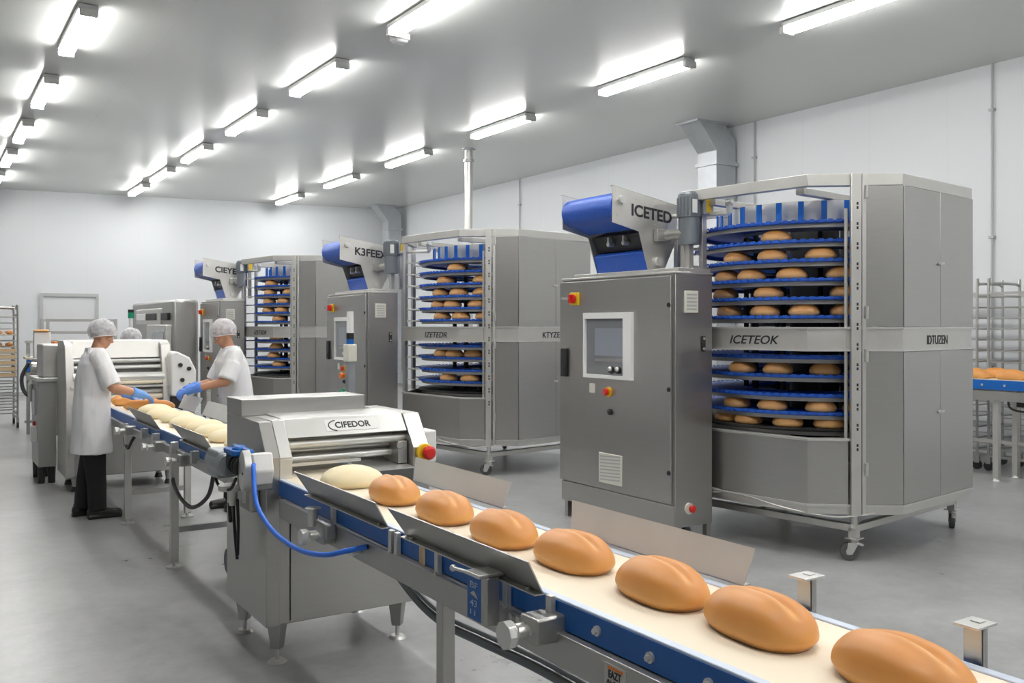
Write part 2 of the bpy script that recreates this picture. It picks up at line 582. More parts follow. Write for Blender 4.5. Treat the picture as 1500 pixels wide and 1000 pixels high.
# ducts and pipe
def duct(x, y, sc, label):
    t = thing('ventilation_duct', label, 'duct', (x, y, 0), world=True)
    wd = 0.22 * sc
    m = P(); m.box(x - wd, x + wd, y - wd, y + wd, 0.4, 4.35); m.build('shaft', 'zinc', t, 0.01)
    m = P()
    m.prism([(x - wd, 4.35), (x + wd, 4.35), (x + wd, 4.75), (x - 0.05 * sc, H), (x - 0.62 * sc, H), (x - wd, 4.55)], 'y', y - wd, y + wd)
    m.build('elbow', 'zinc', t, 0.01)
    m = P(); m.box(x - wd - 0.03, x + wd + 0.03, y - wd - 0.03, y + wd + 0.03, 4.32, 4.38)
    m.build('flange', 'zinc', t); m = P()
    m.box(x - wd - 0.03, x + wd + 0.03, y - wd - 0.03, y + wd + 0.03, 3.0, 3.05)
    m.build('flange', 'zinc', t)
    m = P()
    m.box(x - 0.68 * sc, x - 0.0 * sc, y - wd - 0.04, y + wd + 0.04, H - 0.03, H); m.build('ceiling_collar', 'zinc', t)
duct(11.1, 10.98, 1.0, 'grey sheet metal duct bending into the ceiling above the nearest cooling tower')
duct(11.0, 23.2, 0.9, 'grey sheet metal duct in the far back corner of the hall')
t = thing('vertical_pipe', 'upright steel pipe rising to the ceiling behind the middle cooling tower', 'pipe', (8.64, 14.9, 0), world=True)
m = P(); m.cyl((8.64, 14.9, 0), (8.64, 14.9, H), 0.075, n=24); m.build('tube', 'steel_l', t)
m = P(); m.cyl((8.64, 14.9, H - 0.25), (8.64, 14.9, H - 0.2), 0.1, n=24); m.build('collar', 'zinc', t)
m = P(); m.cyl((8.64, 14.9, H - 0.03), (8.64, 14.9, H), 0.13, n=24)
m.build('collar', 'zinc', t)

# ------------------------------------------------------------------ breads
def loaf_mesh(L, W, Hh, ex=2.5, slash=True, seed=0, flat=0.3):
    bm = bmesh.new()
    nu, nv = (128, 60) if slash else (48, 24)
    def se(c, e): return math.copysign(abs(c) ** (2 / e), c)
    rows_ = []
    for i in range(nv + 1):
        ph = -PI / 2 + PI * i / nv
        row = []
        for j in range(nu):
            th = 2 * PI * j / nu
            cx, sx = se(math.cos(ph), ex), se(math.sin(ph), 2.1)
            x = cx * se(math.cos(th), ex) * L / 2
            y = cx * se(math.sin(th), 2.35) * W / 2
            z = sx
            z = max(z, -flat)
            z = (z + flat) / (1 + flat) * Hh
            # a loaf bellies out slightly above its base
            k = 1 - 0.10 * max(0, 1 - z / (0.25 * Hh)) if z < 0.25 * Hh else 1
            x *= k; y *= k
            tx = x / (L / 2)
            z *= 1 - 0.10 * tx * tx
            y *= 1 - 0.10 * abs(tx) ** 3
            if slash and z > 0.5 * Hh:
                win = max(0, 1 - (tx / 0.86) ** 4)
                yy = y + 0.05 * W * math.cos(tx * 2)
                z += win * (-0.13 * Hh * math.exp(-(yy / (0.05 * W)) ** 2) + 0.05 * Hh * math.exp(-((yy - 0.12 * W) / (0.07 * W)) ** 2))
            nz = noise.noise(Vector((x * 14 + seed * 7, y * 14, z * 14)))
            s_ = 1 + 0.018 * nz
            row.append((x * s_, y * s_, z * (1 + 0.02 * nz)))
        rows_.append(row)
    bot = bm.verts.new((0, 0, 0))
    V = []
    for i in range(1, nv):
        V.append([bm.verts.new(p) for p in rows_[i]])
    top = bm.verts.new(rows_[nv][0])
    for j in range(nu):
        k = (j + 1) % nu
        bm.faces.new((bot, V[0][k], V[0][j]))
        bm.faces.new((top, V[-1][j], V[-1][k]))
        for i in range(len(V) - 1):
            bm.faces.new((V[i][j], V[i][k], V[i + 1][k], V[i + 1][j]))
    return bm

def loaf(name, bm, mat):
    m = MB(); m.bm.free(); m.bm = bm
    return m.build(name, mat, None, 0, None, 80)

def slashed(o, L, W, Hh):
    """the split along the top opens on paler crumb: a real colour of the loaf, stored per vertex"""
    me = o.data
    at = me.attributes.new('split_crust', 'FLOAT', 'POINT')
    vals = []
    for v in me.vertices:
        c = v.co
        tx = c.x / (L / 2)
        yy = c.y + 0.05 * W * math.cos(tx * 2)
        win = max(0, 1 - (abs(tx) / 0.84) ** 6)
        f = win * (math.exp(-((yy - 0.05 * W) / (0.07 * W)) ** 2)) * (0.7 + 0.3 * noise.noise(Vector((c.x * 40, c.y * 90, 3))))
        vals.append(max(0, min(0.8, f)) if c.z > 0.5 * Hh else 0)
    at.data.foreach_set('value', vals)

BX = 1.765
place = ['first loaf after the raw dough', 'second loaf after the raw dough', 'third loaf after the raw dough', 'fourth loaf after the raw dough',
         'third loaf from the camera end', 'second loaf from the camera end', 'nearest and largest loaf at the bottom right']
Ys = [3.69, 3.235, 2.785, 2.385, 1.965, 1.60, 1.20]
for i, y in enumerate(Ys):
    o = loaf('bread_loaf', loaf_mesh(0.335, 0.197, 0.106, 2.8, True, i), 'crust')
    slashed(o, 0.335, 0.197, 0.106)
    o.location = (BX + random.uniform(-0.008, 0.008), y, 0.9315)
    o.rotation_euler = (0, 0, R(90 + random.uniform(-4, 4) - 4))
    tag(o, 'golden slashed bread loaf on the cream belt, ' + place[i], 'bread', 'golden loaves on the near conveyor belt')
o = loaf('dough_piece', loaf_mesh(0.30, 0.30, 0.095, 2.1, False, 11, 0.35), 'dough')
o.location = (1.765, 4.17, 0.9315)
tag(o, 'large pale raw dough piece coming out under the steel rollers', 'dough')

up = [(1.75, 8.50), (1.73, 8.08), (1.76, 7.68), (1.74, 7.28), (1.77, 6.90), (1.75, 6.55), (1.76, 6.2), (1.76, 5.85)]
upl = ['farthest one, beside the workers hands', 'second one from the workers', 'third one from the workers', 'fourth one from the workers', 'fifth one from the workers',
       'just before the steel machine', 'half hidden behind the steel machine', 'hidden behind the steel machine hood']
for i, (x, y) in enumerate(up):
    o = loaf('dough_piece', loaf_mesh(0.30, 0.25, 0.085, 2.2, False, 20 + i, 0.3), 'dough')
    o.location = (x, y, 0.9315); o.rotation_euler = (0, 0, R(20 + random.uniform(-20, 20)))
    tag(o, 'pale oval raw dough on the belt between the workers, ' + upl[i], 'dough', 'raw dough pieces on the far belt')
def stick(x0, y0, x1, y1, z, r, label, mat='crust'):
    L = math.hypot(x1 - x0, y1 - y0)
    o = loaf('long_bread', loaf_mesh(L, r * 2.2, r * 1.9, 3.4, False, int(x0 * 10), 0.5), mat)
    o.location = ((x0 + x1) / 2, (y0 + y1) / 2, z); o.rotation_euler = (0, 0, math.atan2(y1 - y0, x1 - x0))
    tag(o, label, 'bread', 'long baked loaves at the workers hands')
stick(1.58, 9.02, 1.98, 8.78, 0.9315, 0.05, 'long orange baked loaf lying between the gloved hands of the two workers')
stick(1.56, 9.48, 1.98, 9.50, 0.9315, 0.05, 'long orange baked loaf lying behind the one the workers hold')
stick(1.60, 9.80, 1.97, 9.95, 0.9315, 0.045, 'long orange baked loaf farthest from the camera near the roller machine')

# ------------------------------------------------------------------ near conveyor
cv = thing('belt_conveyor', 'near steel and blue belt conveyor carrying golden loaves across the foreground', 'conveyor', (1.76, 2.0, 0), world=True)
Y0, Y1 = -1.2, 5.0
m = P(); m.box(1.545, 1.985, Y0, Y1, 0.915, 0.93); m.build('belt', 'cream', cv, 0.004)
m = P(); m.box(1.55, 1.98, Y0, Y1, 0.80, 0.812); m.build('return_belt', 'cream', cv)
for s, xs in ((-1, (1.515, 1.527)), (1, (2.003, 2.015))):
    m = P(); m.box(xs[0], xs[1], Y0, Y1, 0.852, 0.926); m.build('side_panel', 'blue', cv)
    m = P(); m.box(min(xs[0], 1.985) if s > 0 else 1.517, xs[1] if s > 0 else 1.545, Y0, Y1, 0.921, 0.9335); m.build('edge_strip', 'edge', cv, 0.003)
    xr = (1.49, 1.53) if s < 0 else (2.0, 2.04)
    m = P(); m.box(xr[0], xr[1], Y0, 4.42, 0.756, 0.848); m.build('frame_rail', 'steel_d', cv, 0.004)
m = P()
for y in (-0.5, 0.4, 1.4, 2.4, 3.3, 4.1): m.box(1.53, 2.0, y - 0.02, y + 0.02, 0.77, 0.80)
m.build('cross_member', 'steel_d', cv)
for y in (2.77, 0.55):
    for x in (1.515, 2.012):
        m = P(); m.box(x - 0.024, x + 0.024, y - 0.024, y + 0.024, 0.04, 0.80)
        lg = m.build('leg', 'steel', cv, 0.003)
        m = P(); m.cyl((x, y, 0.0), (x, y, 0.012), 0.05); m.cyl((x, y, 0), (x, y, 0.06), 0.012); m.build('levelling_foot', 'steel_d', lg)
    m = P(); m.box(1.53, 2.0, y - 0.015, y + 0.015, 0.26, 0.30); m.build('leg_brace', 'steel', cv)
# angled guide plates, near side (lean outwards) and far side
def guard(x, lean, ya, yb, zt=1.04, zb=0.937):
    s = 1 if lean > 0 else -1
    m = P()
    th = 0.004
    a = 0.02 * (yb - ya)
    m.plate([(x, ya, zb), (x, yb, zb), (x + lean, yb + a * 2, zt), (x + lean, ya - a, zt)], Vector((s * 0.9, 0, -0.45)), th)
    g = m.build('guide_plate', 'steel_d' if s < 0 else 'steel_g', cv)
    m = P(); m.box(min(x, x + s * 0.03), max(x, x + s * 0.03), ya, yb, zb - 0.004, zb); m.build('flange', 'steel_l', g)
    m = P()
    for y in (ya + 0.06, yb - 0.06):
        m.cyl((x + s * 0.015, y, zb), (x + s * 0.015, y, zb + 0.006), 0.007, n=8)
    m.build('flange_bolt', 'steel_l', g)
guard(1.50, -0.062, 2.16, 3.03)
guard(1.50, -0.062, 3.19, 4.02)
guard(2.04, 0.03, 1.91, 2.76, 1.045)
guard(2.06, 0.03, 3.27, 4.10, 1.045)
# small clamp posts along the near side
for y, h_ in ((2.13, 0.94), (2.36, 0.945), (2.80, 0.935), (3.12, 0.93), (3.17, 0.93), (3.75, 0.93)):
    m = P(); m.box(1.493, 1.512, y - 0.012, y + 0.012, 0.83, h_); m.cyl((1.488, y, 0.85), (1.495, y, 0.85), 0.008, n=8)
    m.build('clamp_post', 'steel_l', cv, 0.002)
m = P(); m.box(1.506, 1.514, 2.92, 2.95, 0.85, 0.925); m.build('joint_strip', 'wood', cv)
# upright brackets with flat heads on the far side
for y in (1.685, 1.206):
    m = P(); m.box(2.035, 2.041, y - 0.022, y + 0.022, 0.78, 1.012); m.box(2.035, 2.06, y - 0.022, y - 0.018, 0.78, 1.012)
    m.box(2.035, 2.06, y + 0.018, y + 0.022, 0.78, 1.012)
    b = m.build('upright_bracket', 'steel', cv, 0.001)
    m = P(); m.box(2.005, 2.085, y - 0.03, y + 0.03, 1.012, 1.018); m.box(2.045, 2.07, y - 0.012, y + 0.012, 1.018, 1.021)
    m.build('flat_head', 'steel_w', b, 0.001)
# tensioning knob assemblies
def knob(x, y, z, r, sc=1.0):
    m = P(); m.box(x + 0.06 * sc, x + 0.17 * sc, y - 0.045 * sc, y + 0.04 * sc, z - 0.035 * sc, z + 0.04 * sc)
    k = m.build('clamp_block', 'steel_d', cv, 0.008)
    m = P(); m.cyl((x - 0.02 * sc, y, z), (x + 0.005 * sc, y, z), r, n=8); m.cyl((x + 0.005 * sc, y, z), (x + 0.02 * sc, y, z), r, r * 0.7, n=8)
    m.build('hand_knob', 'steel_w', k, 0.003)
    m = P(); m.cyl((x, y, z), (x + 0.08 * sc, y, z), r * 0.42, n=20); m.cyl((x, y + 0.02, z + 0.012), (x + 0.08 * sc, y + 0.02, z + 0.012), r * 0.2, n=12)
    m.build('spindle', 'steel_l', k)
    m = P()
    for dy in (-0.02, 0.02):
        m.cyl((x + 0.055 * sc, y + dy, z), (x + 0.06 * sc, y + dy, z), 0.008, n=10)
    m.build('bolt', 'steel_w', k)
knob(1.36, 2.125, 0.855, 0.04)
knob(1.37, 3.74, 0.81, 0.035)
m = P(); m.cyl((1.44, 3.83, 0.83), (1.44, 3.83, 0.905), 0.022, n=20); m.cyl((1.44, 3.83, 0.905), (1.44, 3.83, 0.912), 0.034, n=20)
m.build('pillar_knob', 'steel_l', cv, 0.002)
m = P(); m.box(1.44, 1.49, 3.68, 3.88, 0.80, 0.86); m.build('mounting_block', 'steel_d', cv, 0.006)
# clamp with blue sign plate
m = P(); m.box(1.425, 1.47, 2.35, 2.385, 0.80, 0.945); b = m.build('sign_bracket', 'steel_d', cv, 0.003)
m = P(); m.box(1.40, 1.49, 2.355, 2.44, 0.945, 0.957); m.cyl((1.405, 2.42, 0.952), (1.405, 2.52, 0.944), 0.006, n=10); m.ball((1.405, 2.52, 0.944), 0.011)
m.build('clamp_lever', 'steel_w', b, 0.003)
m = P(); m.box(1.43, 1.436, 2.385, 2.475, 0.800, 0.93); sg = m.build('sign_plate', 'blue', cv, 0.001); tag(sg, 'bright blue hanging plate with pale marks')
m = P()
m.plate([(1.4297, 2.455, 0.878), (1.4297, 2.41, 0.868), (1.4297, 2.425, 0.885), (1.4297, 2.435, 0.89)], (-1, 0, 0), 0.0008)
m.build('pale_arrow', 'sticker', sg)
text(sg, 'BF', (1.4295, 2.455, 0.898), 0.045, 0.018, (0, -1, 0), (0, 0, 1), 'signmark')
text(sg, '43', (1.4295, 2.455, 0.842), 0.04, 0.02, (0, -1, 0), (0, 0, 1), 'signmark')
text(sg, '11', (1.4295, 2.455, 0.815), 0.03, 0.016, (0, -1, 0), (0, 0, 1), 'signmark')
m = P()
for y in (2.24, 2.27, 2.31): m.cyl((1.482, y, 0.835), (1.49, y, 0.835), 0.011, n=8)
m.build('bracket_bolt', 'steel_w', cv)
for y, z in ((1.93, 0.892), (1.72, 0.885), (1.52, 0.885)):
    m = P(); m.cyl((1.508, y, z), (1.515, y, z), 0.014, n=16); m.cyl((1.498, y, z), (1.508, y, z), 0.008, n=6); m.build('panel_bolt', 'steel_w', cv)
for y in (1.62, 3.42):
    m = P(); m.cyl((1.45, y, 0.80), (1.49, y, 0.80), 0.009, n=10); m.ball((1.448, y, 0.80), 0.016, (0.7, 1, 1)); m.bar((1.45, y, 0.80), (1.445, y + 0.06, 0.806), 0.01)
    m.build('wing_knob', 'steel_w', cv)
# warning sticker on the frame rail
m = P(); m.box(1.4885, 1.49, 1.785, 1.87, 0.772, 0.834); st = m.build('warning_sticker', 'sticker', cv); tag(st, 'pale sticker with an orange stripe and dark words')
m = P(); m.box(1.4878, 1.4885, 1.795, 1.855, 0.822, 0.829); m.build('orange_stripe', 'orange', st)
text(st, 'EAZT', (1.4884, 1.852, 0.80), 0.05, 0.02, (0, -1, 0), (0, 0, 1), 'ink', bold=0.02)
text(st, 'Abdlabis', (1.4884, 1.86, 0.783), 0.064, 0.012, (0, -1, 0), (0, 0, 1), 'ink')

# cable below the conveyor
m = P()
pts = [(1.95, 4.3, 0.62), (1.9, 4.0, 0.55), (1.9, 3.75, 0.46), (1.9, 3.5, 0.42), (1.9, 3.2, 0.43), (1.9, 2.8, 0.45), (1.9, 2.4, 0.45), (1.9, 1.9, 0.47), (1.92, 1.3, 0.55), (1.95, 0.6, 0.72)]
m.tube(pts, 0.017, 12); m.tube([(x + 0.01, y, z + 0.03) for x, y, z in pts], 0.010, 10)
o = m.build('cable_bundle', 'motor', None, 0, (1.95, 2.8, 0.45)); tag(o, 'grey cable bundle sagging beneath the near belt conveyor', 'cable')
# blue air hose from the gear housing
m = P()
m.tube([(1.345, 4.36, 1.04), (1.335, 4.33, 1.01), (1.32, 4.24, 0.88), (1.33, 4.10, 0.80), (1.34, 3.92, 0.765), (1.35, 3.7, 0.76), (1.37, 3.5, 0.785), (1.42, 3.40, 0.815), (1.487, 3.36, 0.83)], 0.011, 12)
o = m.build('air_hose', 'hose', None, 0, (1.33, 3.9, 0.76)); tag(o, 'bright blue air hose looping from the gear housing to the conveyor frame', 'hose')

# ------------------------------------------------------------------ moulding machine over the belt
mm = thing('dough_moulder', 'stainless dough rolling machine straddling the belt with a lettered hood and red stop button', 'machine', (1.9, 4.85, 0), world=True)
xa, xb = 1.45, 2.34
m = P()
m.box(xa + 0.004, 2.26, 4.503, 5.187, 0.203, 0.745)
m.build('lower_body', 'steel', mm, 0.006)
m = P()
prof = [(4.50, 0.20), (4.50, 1.04), (4.63, 1.21), (4.92, 1.215), (5.19, 1.215), (5.19, 0.20)]
m.prism(prof, 'x', xa, xa + 0.07)
m.build('side_frame', 'steel', mm, 0.004)
m = P()
m.prism([(4.50, 0.745), (4.50, 1.04), (4.63, 1.215), (5.19, 1.215), (5.19, 0.745)], 'x', xb - 0.08, xb + 0.02)
m.build('side_frame', 'steel', mm, 0.004)
m = P()
m.box(xa + 0.07, 1.585, 4.50, 4.54, 0.745, 1.03); m.prism([(4.50, 1.03), (4.50, 1.04), (4.63, 1.2155), (4.92, 1.2155), (4.92, 1.19), (4.66, 1.19), (4.54, 1.03)], 'x', xa + 0.07, 1.585)
m.build('front_column', 'steel_w', mm, 0.003)
m = P()
m.prism([(4.57, 1.125), (4.645, 1.218), (4.92, 1.225), (4.92, 1.20), (4.66, 1.19), (4.60, 1.12)], 'x', 1.585, xb - 0.08)
hd = m.build('hood', 'steel_w', mm, 0.004)
nx = Vector((0, 0.075, 0.093)).normalized()
m = P()
fn = Vector((0, -0.093, 0.075)).normalized()
def hp(x, u):      # point on the sloping hood face, u from 0 (bottom) to 1 (top)
    return Vector((x, 4.57 + 0.075 * u, 1.125 + 0.093 * u)) + fn * 0.0012
m.plate([hp(1.80, 0.22), hp(2.10, 0.22), hp(2.10, 0.82), hp(1.80, 0.82)], fn, 0.0008)
m.build('name_label', 'white', hd)
text(hd, 'CIFEDOR', hp(1.855, 0.36) + fn * 0.001, 0.20, 0.038, (1, 0, 0), nx, 'ink', bold=0.02)
m = P()
arc = []
for k in range(17):
    a = R(100 + 160 * k / 16)
    arc.append(hp(1.868 + 0.05 * math.cos(a), 0.5 + 0.27 * math.sin(a)) + fn * 0.0015)
m.tube(arc, 0.0028, 6, 2); m.build('swoosh_mark', 'ink', hd)
# rear box
m = P(); m.box(xa, 2.16, 4.92, 5.19, 1.215, 1.305); m.build('rear_box', 'steel', mm, 0.004)
m = P(); m.box(1.98, 2.10, 4.918, 4.92, 1.25, 1.28); m.build('rear_box_vent', 'steel_d', mm)
# inside: dark back and rollers
m = P(); m.box(1.52, xb - 0.08, 5.0, 5.02, 1.0, 1.2); m.build('inner_panel', 'steel_d', mm)
for y, z, r in ((4.62, 1.085, 0.024), (4.70, 1.045, 0.020), (4.66, 1.005, 0.022), (4.80, 1.09, 0.03), (4.84, 1.0, 0.03)):
    m = P(); m.cyl((1.52, y, z), (xb - 0.08, y, z), r, n=28); m.build('roller', 'steel_w', mm)
m = P(); m.box(xb - 0.14, xb - 0.085, 4.56, 4.75, 0.95, 1.07); m.cyl((xb - 0.13, 4.555, 1.05), (xb - 0.13, 4.56, 1.05), 0.02); m.build('roller_bracket', 'steel_d', mm, 0.006)
m = P(); m.box(1.52, 2.0, 4.6, 4.62, 0.975, 0.99); m.build('scraper_bar', 'steel_w', mm)
m = P(); m.plate([(2.0, 4.46, 0.935), (2.25, 4.46, 0.935), (2.25, 4.9, 0.955), (2.0, 4.9, 0.955)], (0, 0, 1), 0.006)
m.build('side_tray', 'steel_w', mm)
# stop button and its white box
m = P(); m.cyl((2.325, 4.50, 1.01), (2.325, 4.475, 1.01), 0.048, n=28); sb = m.build('stop_button_base', 'yellow', mm, 0.004)
m = P(); m.lathe([(0.0, 0.045), (0.025, 0.042), (0.037, 0.03), (0.037, 0.012), (0.02, 0.0), (0.0, 0.0)], n=24)
bmesh.ops.rotate(m.bm, verts=m.bm.verts, cent=(0, 0, 0), matrix=Matrix.Rotation(R(90), 3, 'X')); bmesh.ops.translate(m.bm, verts=m.bm.verts, vec=(2.335, 4.475, 1.01))
m.build('red_button', 'red', sb)
m = P(); m.box(2.38, 2.47, 4.62, 4.80, 0.93, 1.11); m.build('control_box', 'white', mm, 0.01)
# side seams and feet
m = P(); m.box(1.572, 1.576, 4.497, 4.50, 0.22, 0.74); m.build('panel_seam', 'dark', mm)
for x, y in ((1.53, 4.57), (2.20, 4.57), (1.53, 5.12), (2.20, 5.12)):
    m = P(); m.cyl((x, y, 0.07), (x, y, 0.20), 0.035, 0.055, n=4); lg = m.build('leg', 'steel_d', mm, 0.003)
    m = P(); m.cyl((x, y, 0.0), (x, y, 0.08), 0.011, n=10); m.cyl((x, y, 0), (x, y, 0.014), 0.05, 0.035, n=20); m.build('levelling_foot', 'steel_w', lg)
# gear housing on its left side
gx = 1.33
m = P()
pr = []
for k in range(24):
    a = 2 * PI * k / 24
    pr.append((4.44 + 0.055 * math.cos(a), 1.0 + 0.10 * math.sin(a) * (1 - 0.15 * abs(math.cos(a)))))
m.prism(pr, 'x', gx - 0.02, gx + 0.02); g = m.build('gear_cover', 'steel_w', mm, 0.004)
m = P(); m.cyl((gx - 0.023, 4.42, 0.99), (gx - 0.02, 4.42, 0.99), 0.006, n=8); m.build('bolt', 'dark', g)
m = P(); m.prism([(4.37, 1.0), (4.40, 1.085), (4.50, 1.075), (4.50, 0.93), (4.40, 0.93)], 'x', gx + 0.02, gx + 0.12); m.build('gear_box', 'white', mm, 0.008)
m = P(); m.box(gx + 0.01, 1.46, 4.42, 4.62, 0.90, 1.03); m.build('gear_mount', 'steel_d', mm, 0.008)
m = P(); m.cyl((gx - 0.02, 4.66, 1.0), (gx - 0.02, 4.90, 1.0), 0.062, n=24); m.box(gx - 0.07, gx + 0.04, 4.70, 4.88, 0.93, 1.07); m.build('motor', 'motor_l', mm, 0.012)
m = P()
for k in range(6): m.cyl((gx + 0.01, 4.50 + k * 0.025, 1.01), (gx + 0.01, 4.512 + k * 0.025, 1.01), 0.05 - 0.012 * (k % 2), n=16)
m.build('coupling', 'dark', mm)
m = P(); m.box(gx - 0.03, gx + 0.06, 4.55, 4.72, 1.055, 1.085); m.cyl((gx + 0.03, 4.45, 1.08), (gx + 0.03, 4.72, 1.08), 0.02, n=16); m.ball((gx + 0.02, 4.6, 1.08), 0.04, (1, 1.2, 0.7)); m.build('blue_cap', 'blue', mm, 0.006)
m = P(); m.cyl((1.36, 4.75, 0.86), (1.36, 4.75, 0.885), 0.075, n=24); m.cyl((1.36, 4.75, 0.78), (1.36, 4.75, 0.86), 0.022, n=16); m.cyl((1.40, 4.68, 0.80), (1.40, 4.68, 0.86), 0.015)
m.build('valve_flange', 'steel_l', mm)
m = P(); m.box(1.40, 1.45, 4.60, 4.95, 0.76, 0.90); m.build('valve_block', 'steel_d', mm, 0.01)
m = P(); m.tube([(1.31, 4.86, 0.94), (1.30, 4.85, 0.90), (1.31, 4.78, 0.865), (1.32, 4.66, 0.88), (1.33, 4.60, 0.94)], 0.008)
m.build('motor_cable', 'black', mm)
m = P(); m.tube([(1.37, 4.78, 0.80), (1.372, 4.78, 0.70), (1.375, 4.76, 0.58), (1.38, 4.75, 0.50)], 0.008); m.tube([(1.36, 4.68, 0.82), (1.37, 4.70, 0.70), (1.38, 4.74, 0.58), (1.385, 4.76, 0.52)], 0.008)
m.tube([(1.36, 4.82, 0.78), (1.365, 4.82, 0.68)], 0.01)
m.build('power_cable', 'black', mm)

# ------------------------------------------------------------------ far conveyor section
fc = thing('belt_conveyor', 'far belt conveyor with raw dough running between the two workers', 'conveyor', (1.76, 7.5, 0), world=True)
Y0, Y1 = 5.30, 10.25
m = P(); m.box(1.545, 1.985, Y0, Y1, 0.915, 0.93); m.build('belt', 'cream', fc, 0.004)
for xs in ((1.515, 1.527), (2.003, 2.015)):
    m = P(); m.box(xs[0], xs[1], Y0, Y1, 0.855, 0.926); m.build('side_panel', 'blue', fc)
    m = P(); m.box(xs[0] - 0.0 if xs[0] > 1.8 else 1.517, xs[1] if xs[0] > 1.8 else 1.545, Y0, Y1, 0.921, 0.9335); m.build('edge_strip', 'edge', fc)
    xr = (1.49, 1.53) if xs[0] < 1.8 else (2.0, 2.04)
    m = P(); m.box(xr[0], xr[1], Y0, Y1, 0.79, 0.85); m.build('frame_rail', 'steel_d', fc, 0.003)
for y in (6.74, 8.45):
    for x in (1.515, 2.012):
        m = P(); m.box(x - 0.027, x + 0.027, y - 0.027, y + 0.027, 0.04, 0.86 if x < 1.8 else 0.80)
        lg = m.build('leg', 'steel_l', fc, 0.003)
        m = P(); m.cyl((x, y, 0), (x, y, 0.012), 0.055); m.cyl((x, y, 0), (x, y, 0.06), 0.012); m.build('levelling_foot', 'steel_w', lg)
    m = P(); m.box(1.54, 1.99, y - 0.015, y + 0.015, 0.245, 0.285); m.build('leg_brace', 'steel', fc)
cv_save = cv; cv = fc
guard(1.50, -0.075, 5.62, 6.40, 1.05)
guard(1.50, -0.075, 7.10, 7.95, 1.05)
guard(2.05, 0.065, 6.9, 8.1, 1.05)
guard(2.05, 0.065, 8.35, 8.95, 1.06)
knob(1.38, 8.15, 0.83, 0.035)
knob(1.38, 6.30, 0.81, 0.03)
knob(1.38, 7.05, 0.82, 0.03)
for y in (5.6, 6.05, 6.6, 7.2, 7.6):
    m = P(); m.box(1.46, 1.512, y - 0.02, y + 0.02, 0.82, 0.90); m.build('clamp_post', 'steel_l', cv, 0.003)
cv = cv_save
for k, (ya, yb, dz, mt) in enumerate(((6.75, 5.75, 0.33, 'rubber'), (8.55, 8.15, 0.18, 'black'))):
    m = P(); m.tube([(1.53, ya, 0.84), (1.50, ya - 0.05, 0.84 - dz * 0.7), (1.50, (ya + yb) / 2, 0.84 - dz), (1.50, yb + 0.05, 0.84 - dz * 0.6), (1.53, yb, 0.80)], 0.013)
    o = m.build('cable_loop', mt, None, 0, (1.5, (ya + yb) / 2, 0.6)); tag(o, ('grey' if k == 0 else 'black') + ' cable loop hanging under the far belt conveyor ' + ('by the rolling machine' if k == 0 else 'beside the standing worker'), 'cable')
# small floor motor under the far conveyor
t = thing('floor_motor', 'small grey motor on the floor under the far conveyor behind the rolling machine', 'motor', (1.9, 6.15, 0), world=True)
m = P(); m.cyl((1.72, 6.15, 0.14), (2.0, 6.15, 0.14), 0.085, n=24); m.box(1.76, 1.96, 6.1, 6.2, 0, 0.1); m.build('motor_body', 'motor', t, 0.006)
m = P(); m.cyl((2.0, 6.15, 0.14), (2.05, 6.15, 0.14), 0.09, n=24); m.build('fan_cover', 'blue', t)

# ------------------------------------------------------------------ cooling towers
def drop_lettering(o):
    for ch in [k for k in KIDS[o.name] if k.name.startswith('lettering')]:
        KIDS[o.name].remove(ch)
        bpy.data.objects.remove(ch)
h_, c_ = 1.05, 0.475
OV = [(-h_, -h_ + c_), (-h_ + c_, -h_), (h_ - c_, -h_), (h_, -h_ + c_), (h_, h_ - c_), (h_ - c_, h_), (-h_ + c_, h_), (-h_, h_ - c_)]
def ring8(m, sc0, sc1, z0, z1, segs=range(8)):
    """octagonal frame band between two scales of the outline"""
    for i in segs:
        j = (i + 1) % 8
        a, b = Vector(OV[i]), Vector(OV[j])
        q = [a * sc0, b * sc0, b * sc1, a * sc1]
        A = [m.bm.verts.new((p.x, p.y, z0)) for p in q]
        B = [m.bm.verts.new((p.x, p.y, z1)) for p in q]
        m.bm.faces.new(A); m.bm.faces.new(B[::-1])
        for k in range(4):
            l = (k + 1) % 4
            m.bm.faces.new((A[l], A[k], B[k], B[l]))
def facet(m, i, t0_, t1_, z0, z1, th=0.02, o=0.0):
    a, b = Vector(OV[i]), Vector(OV[(i + 1) % 8])
    p, q = a.lerp(b, t0_), a.lerp(b, t1_)
    n = Vector((b - a).yx); n = Vector(((b - a).y, -(b - a).x)).normalized()
    p, q = p + n * o, q + n * o
    m.plate([(p.x, p.y, z0), (q.x, q.y, z0), (q.x, q.y, z1), (p.x, p.y, z1)], (-n.x, -n.y, 0), th)
    return p, q, n
TIERS = [0.93, 1.05, 1.185, 1.33, 1.47, 1.775, 1.915, 2.055, 2.20, 2.345, 2.49]
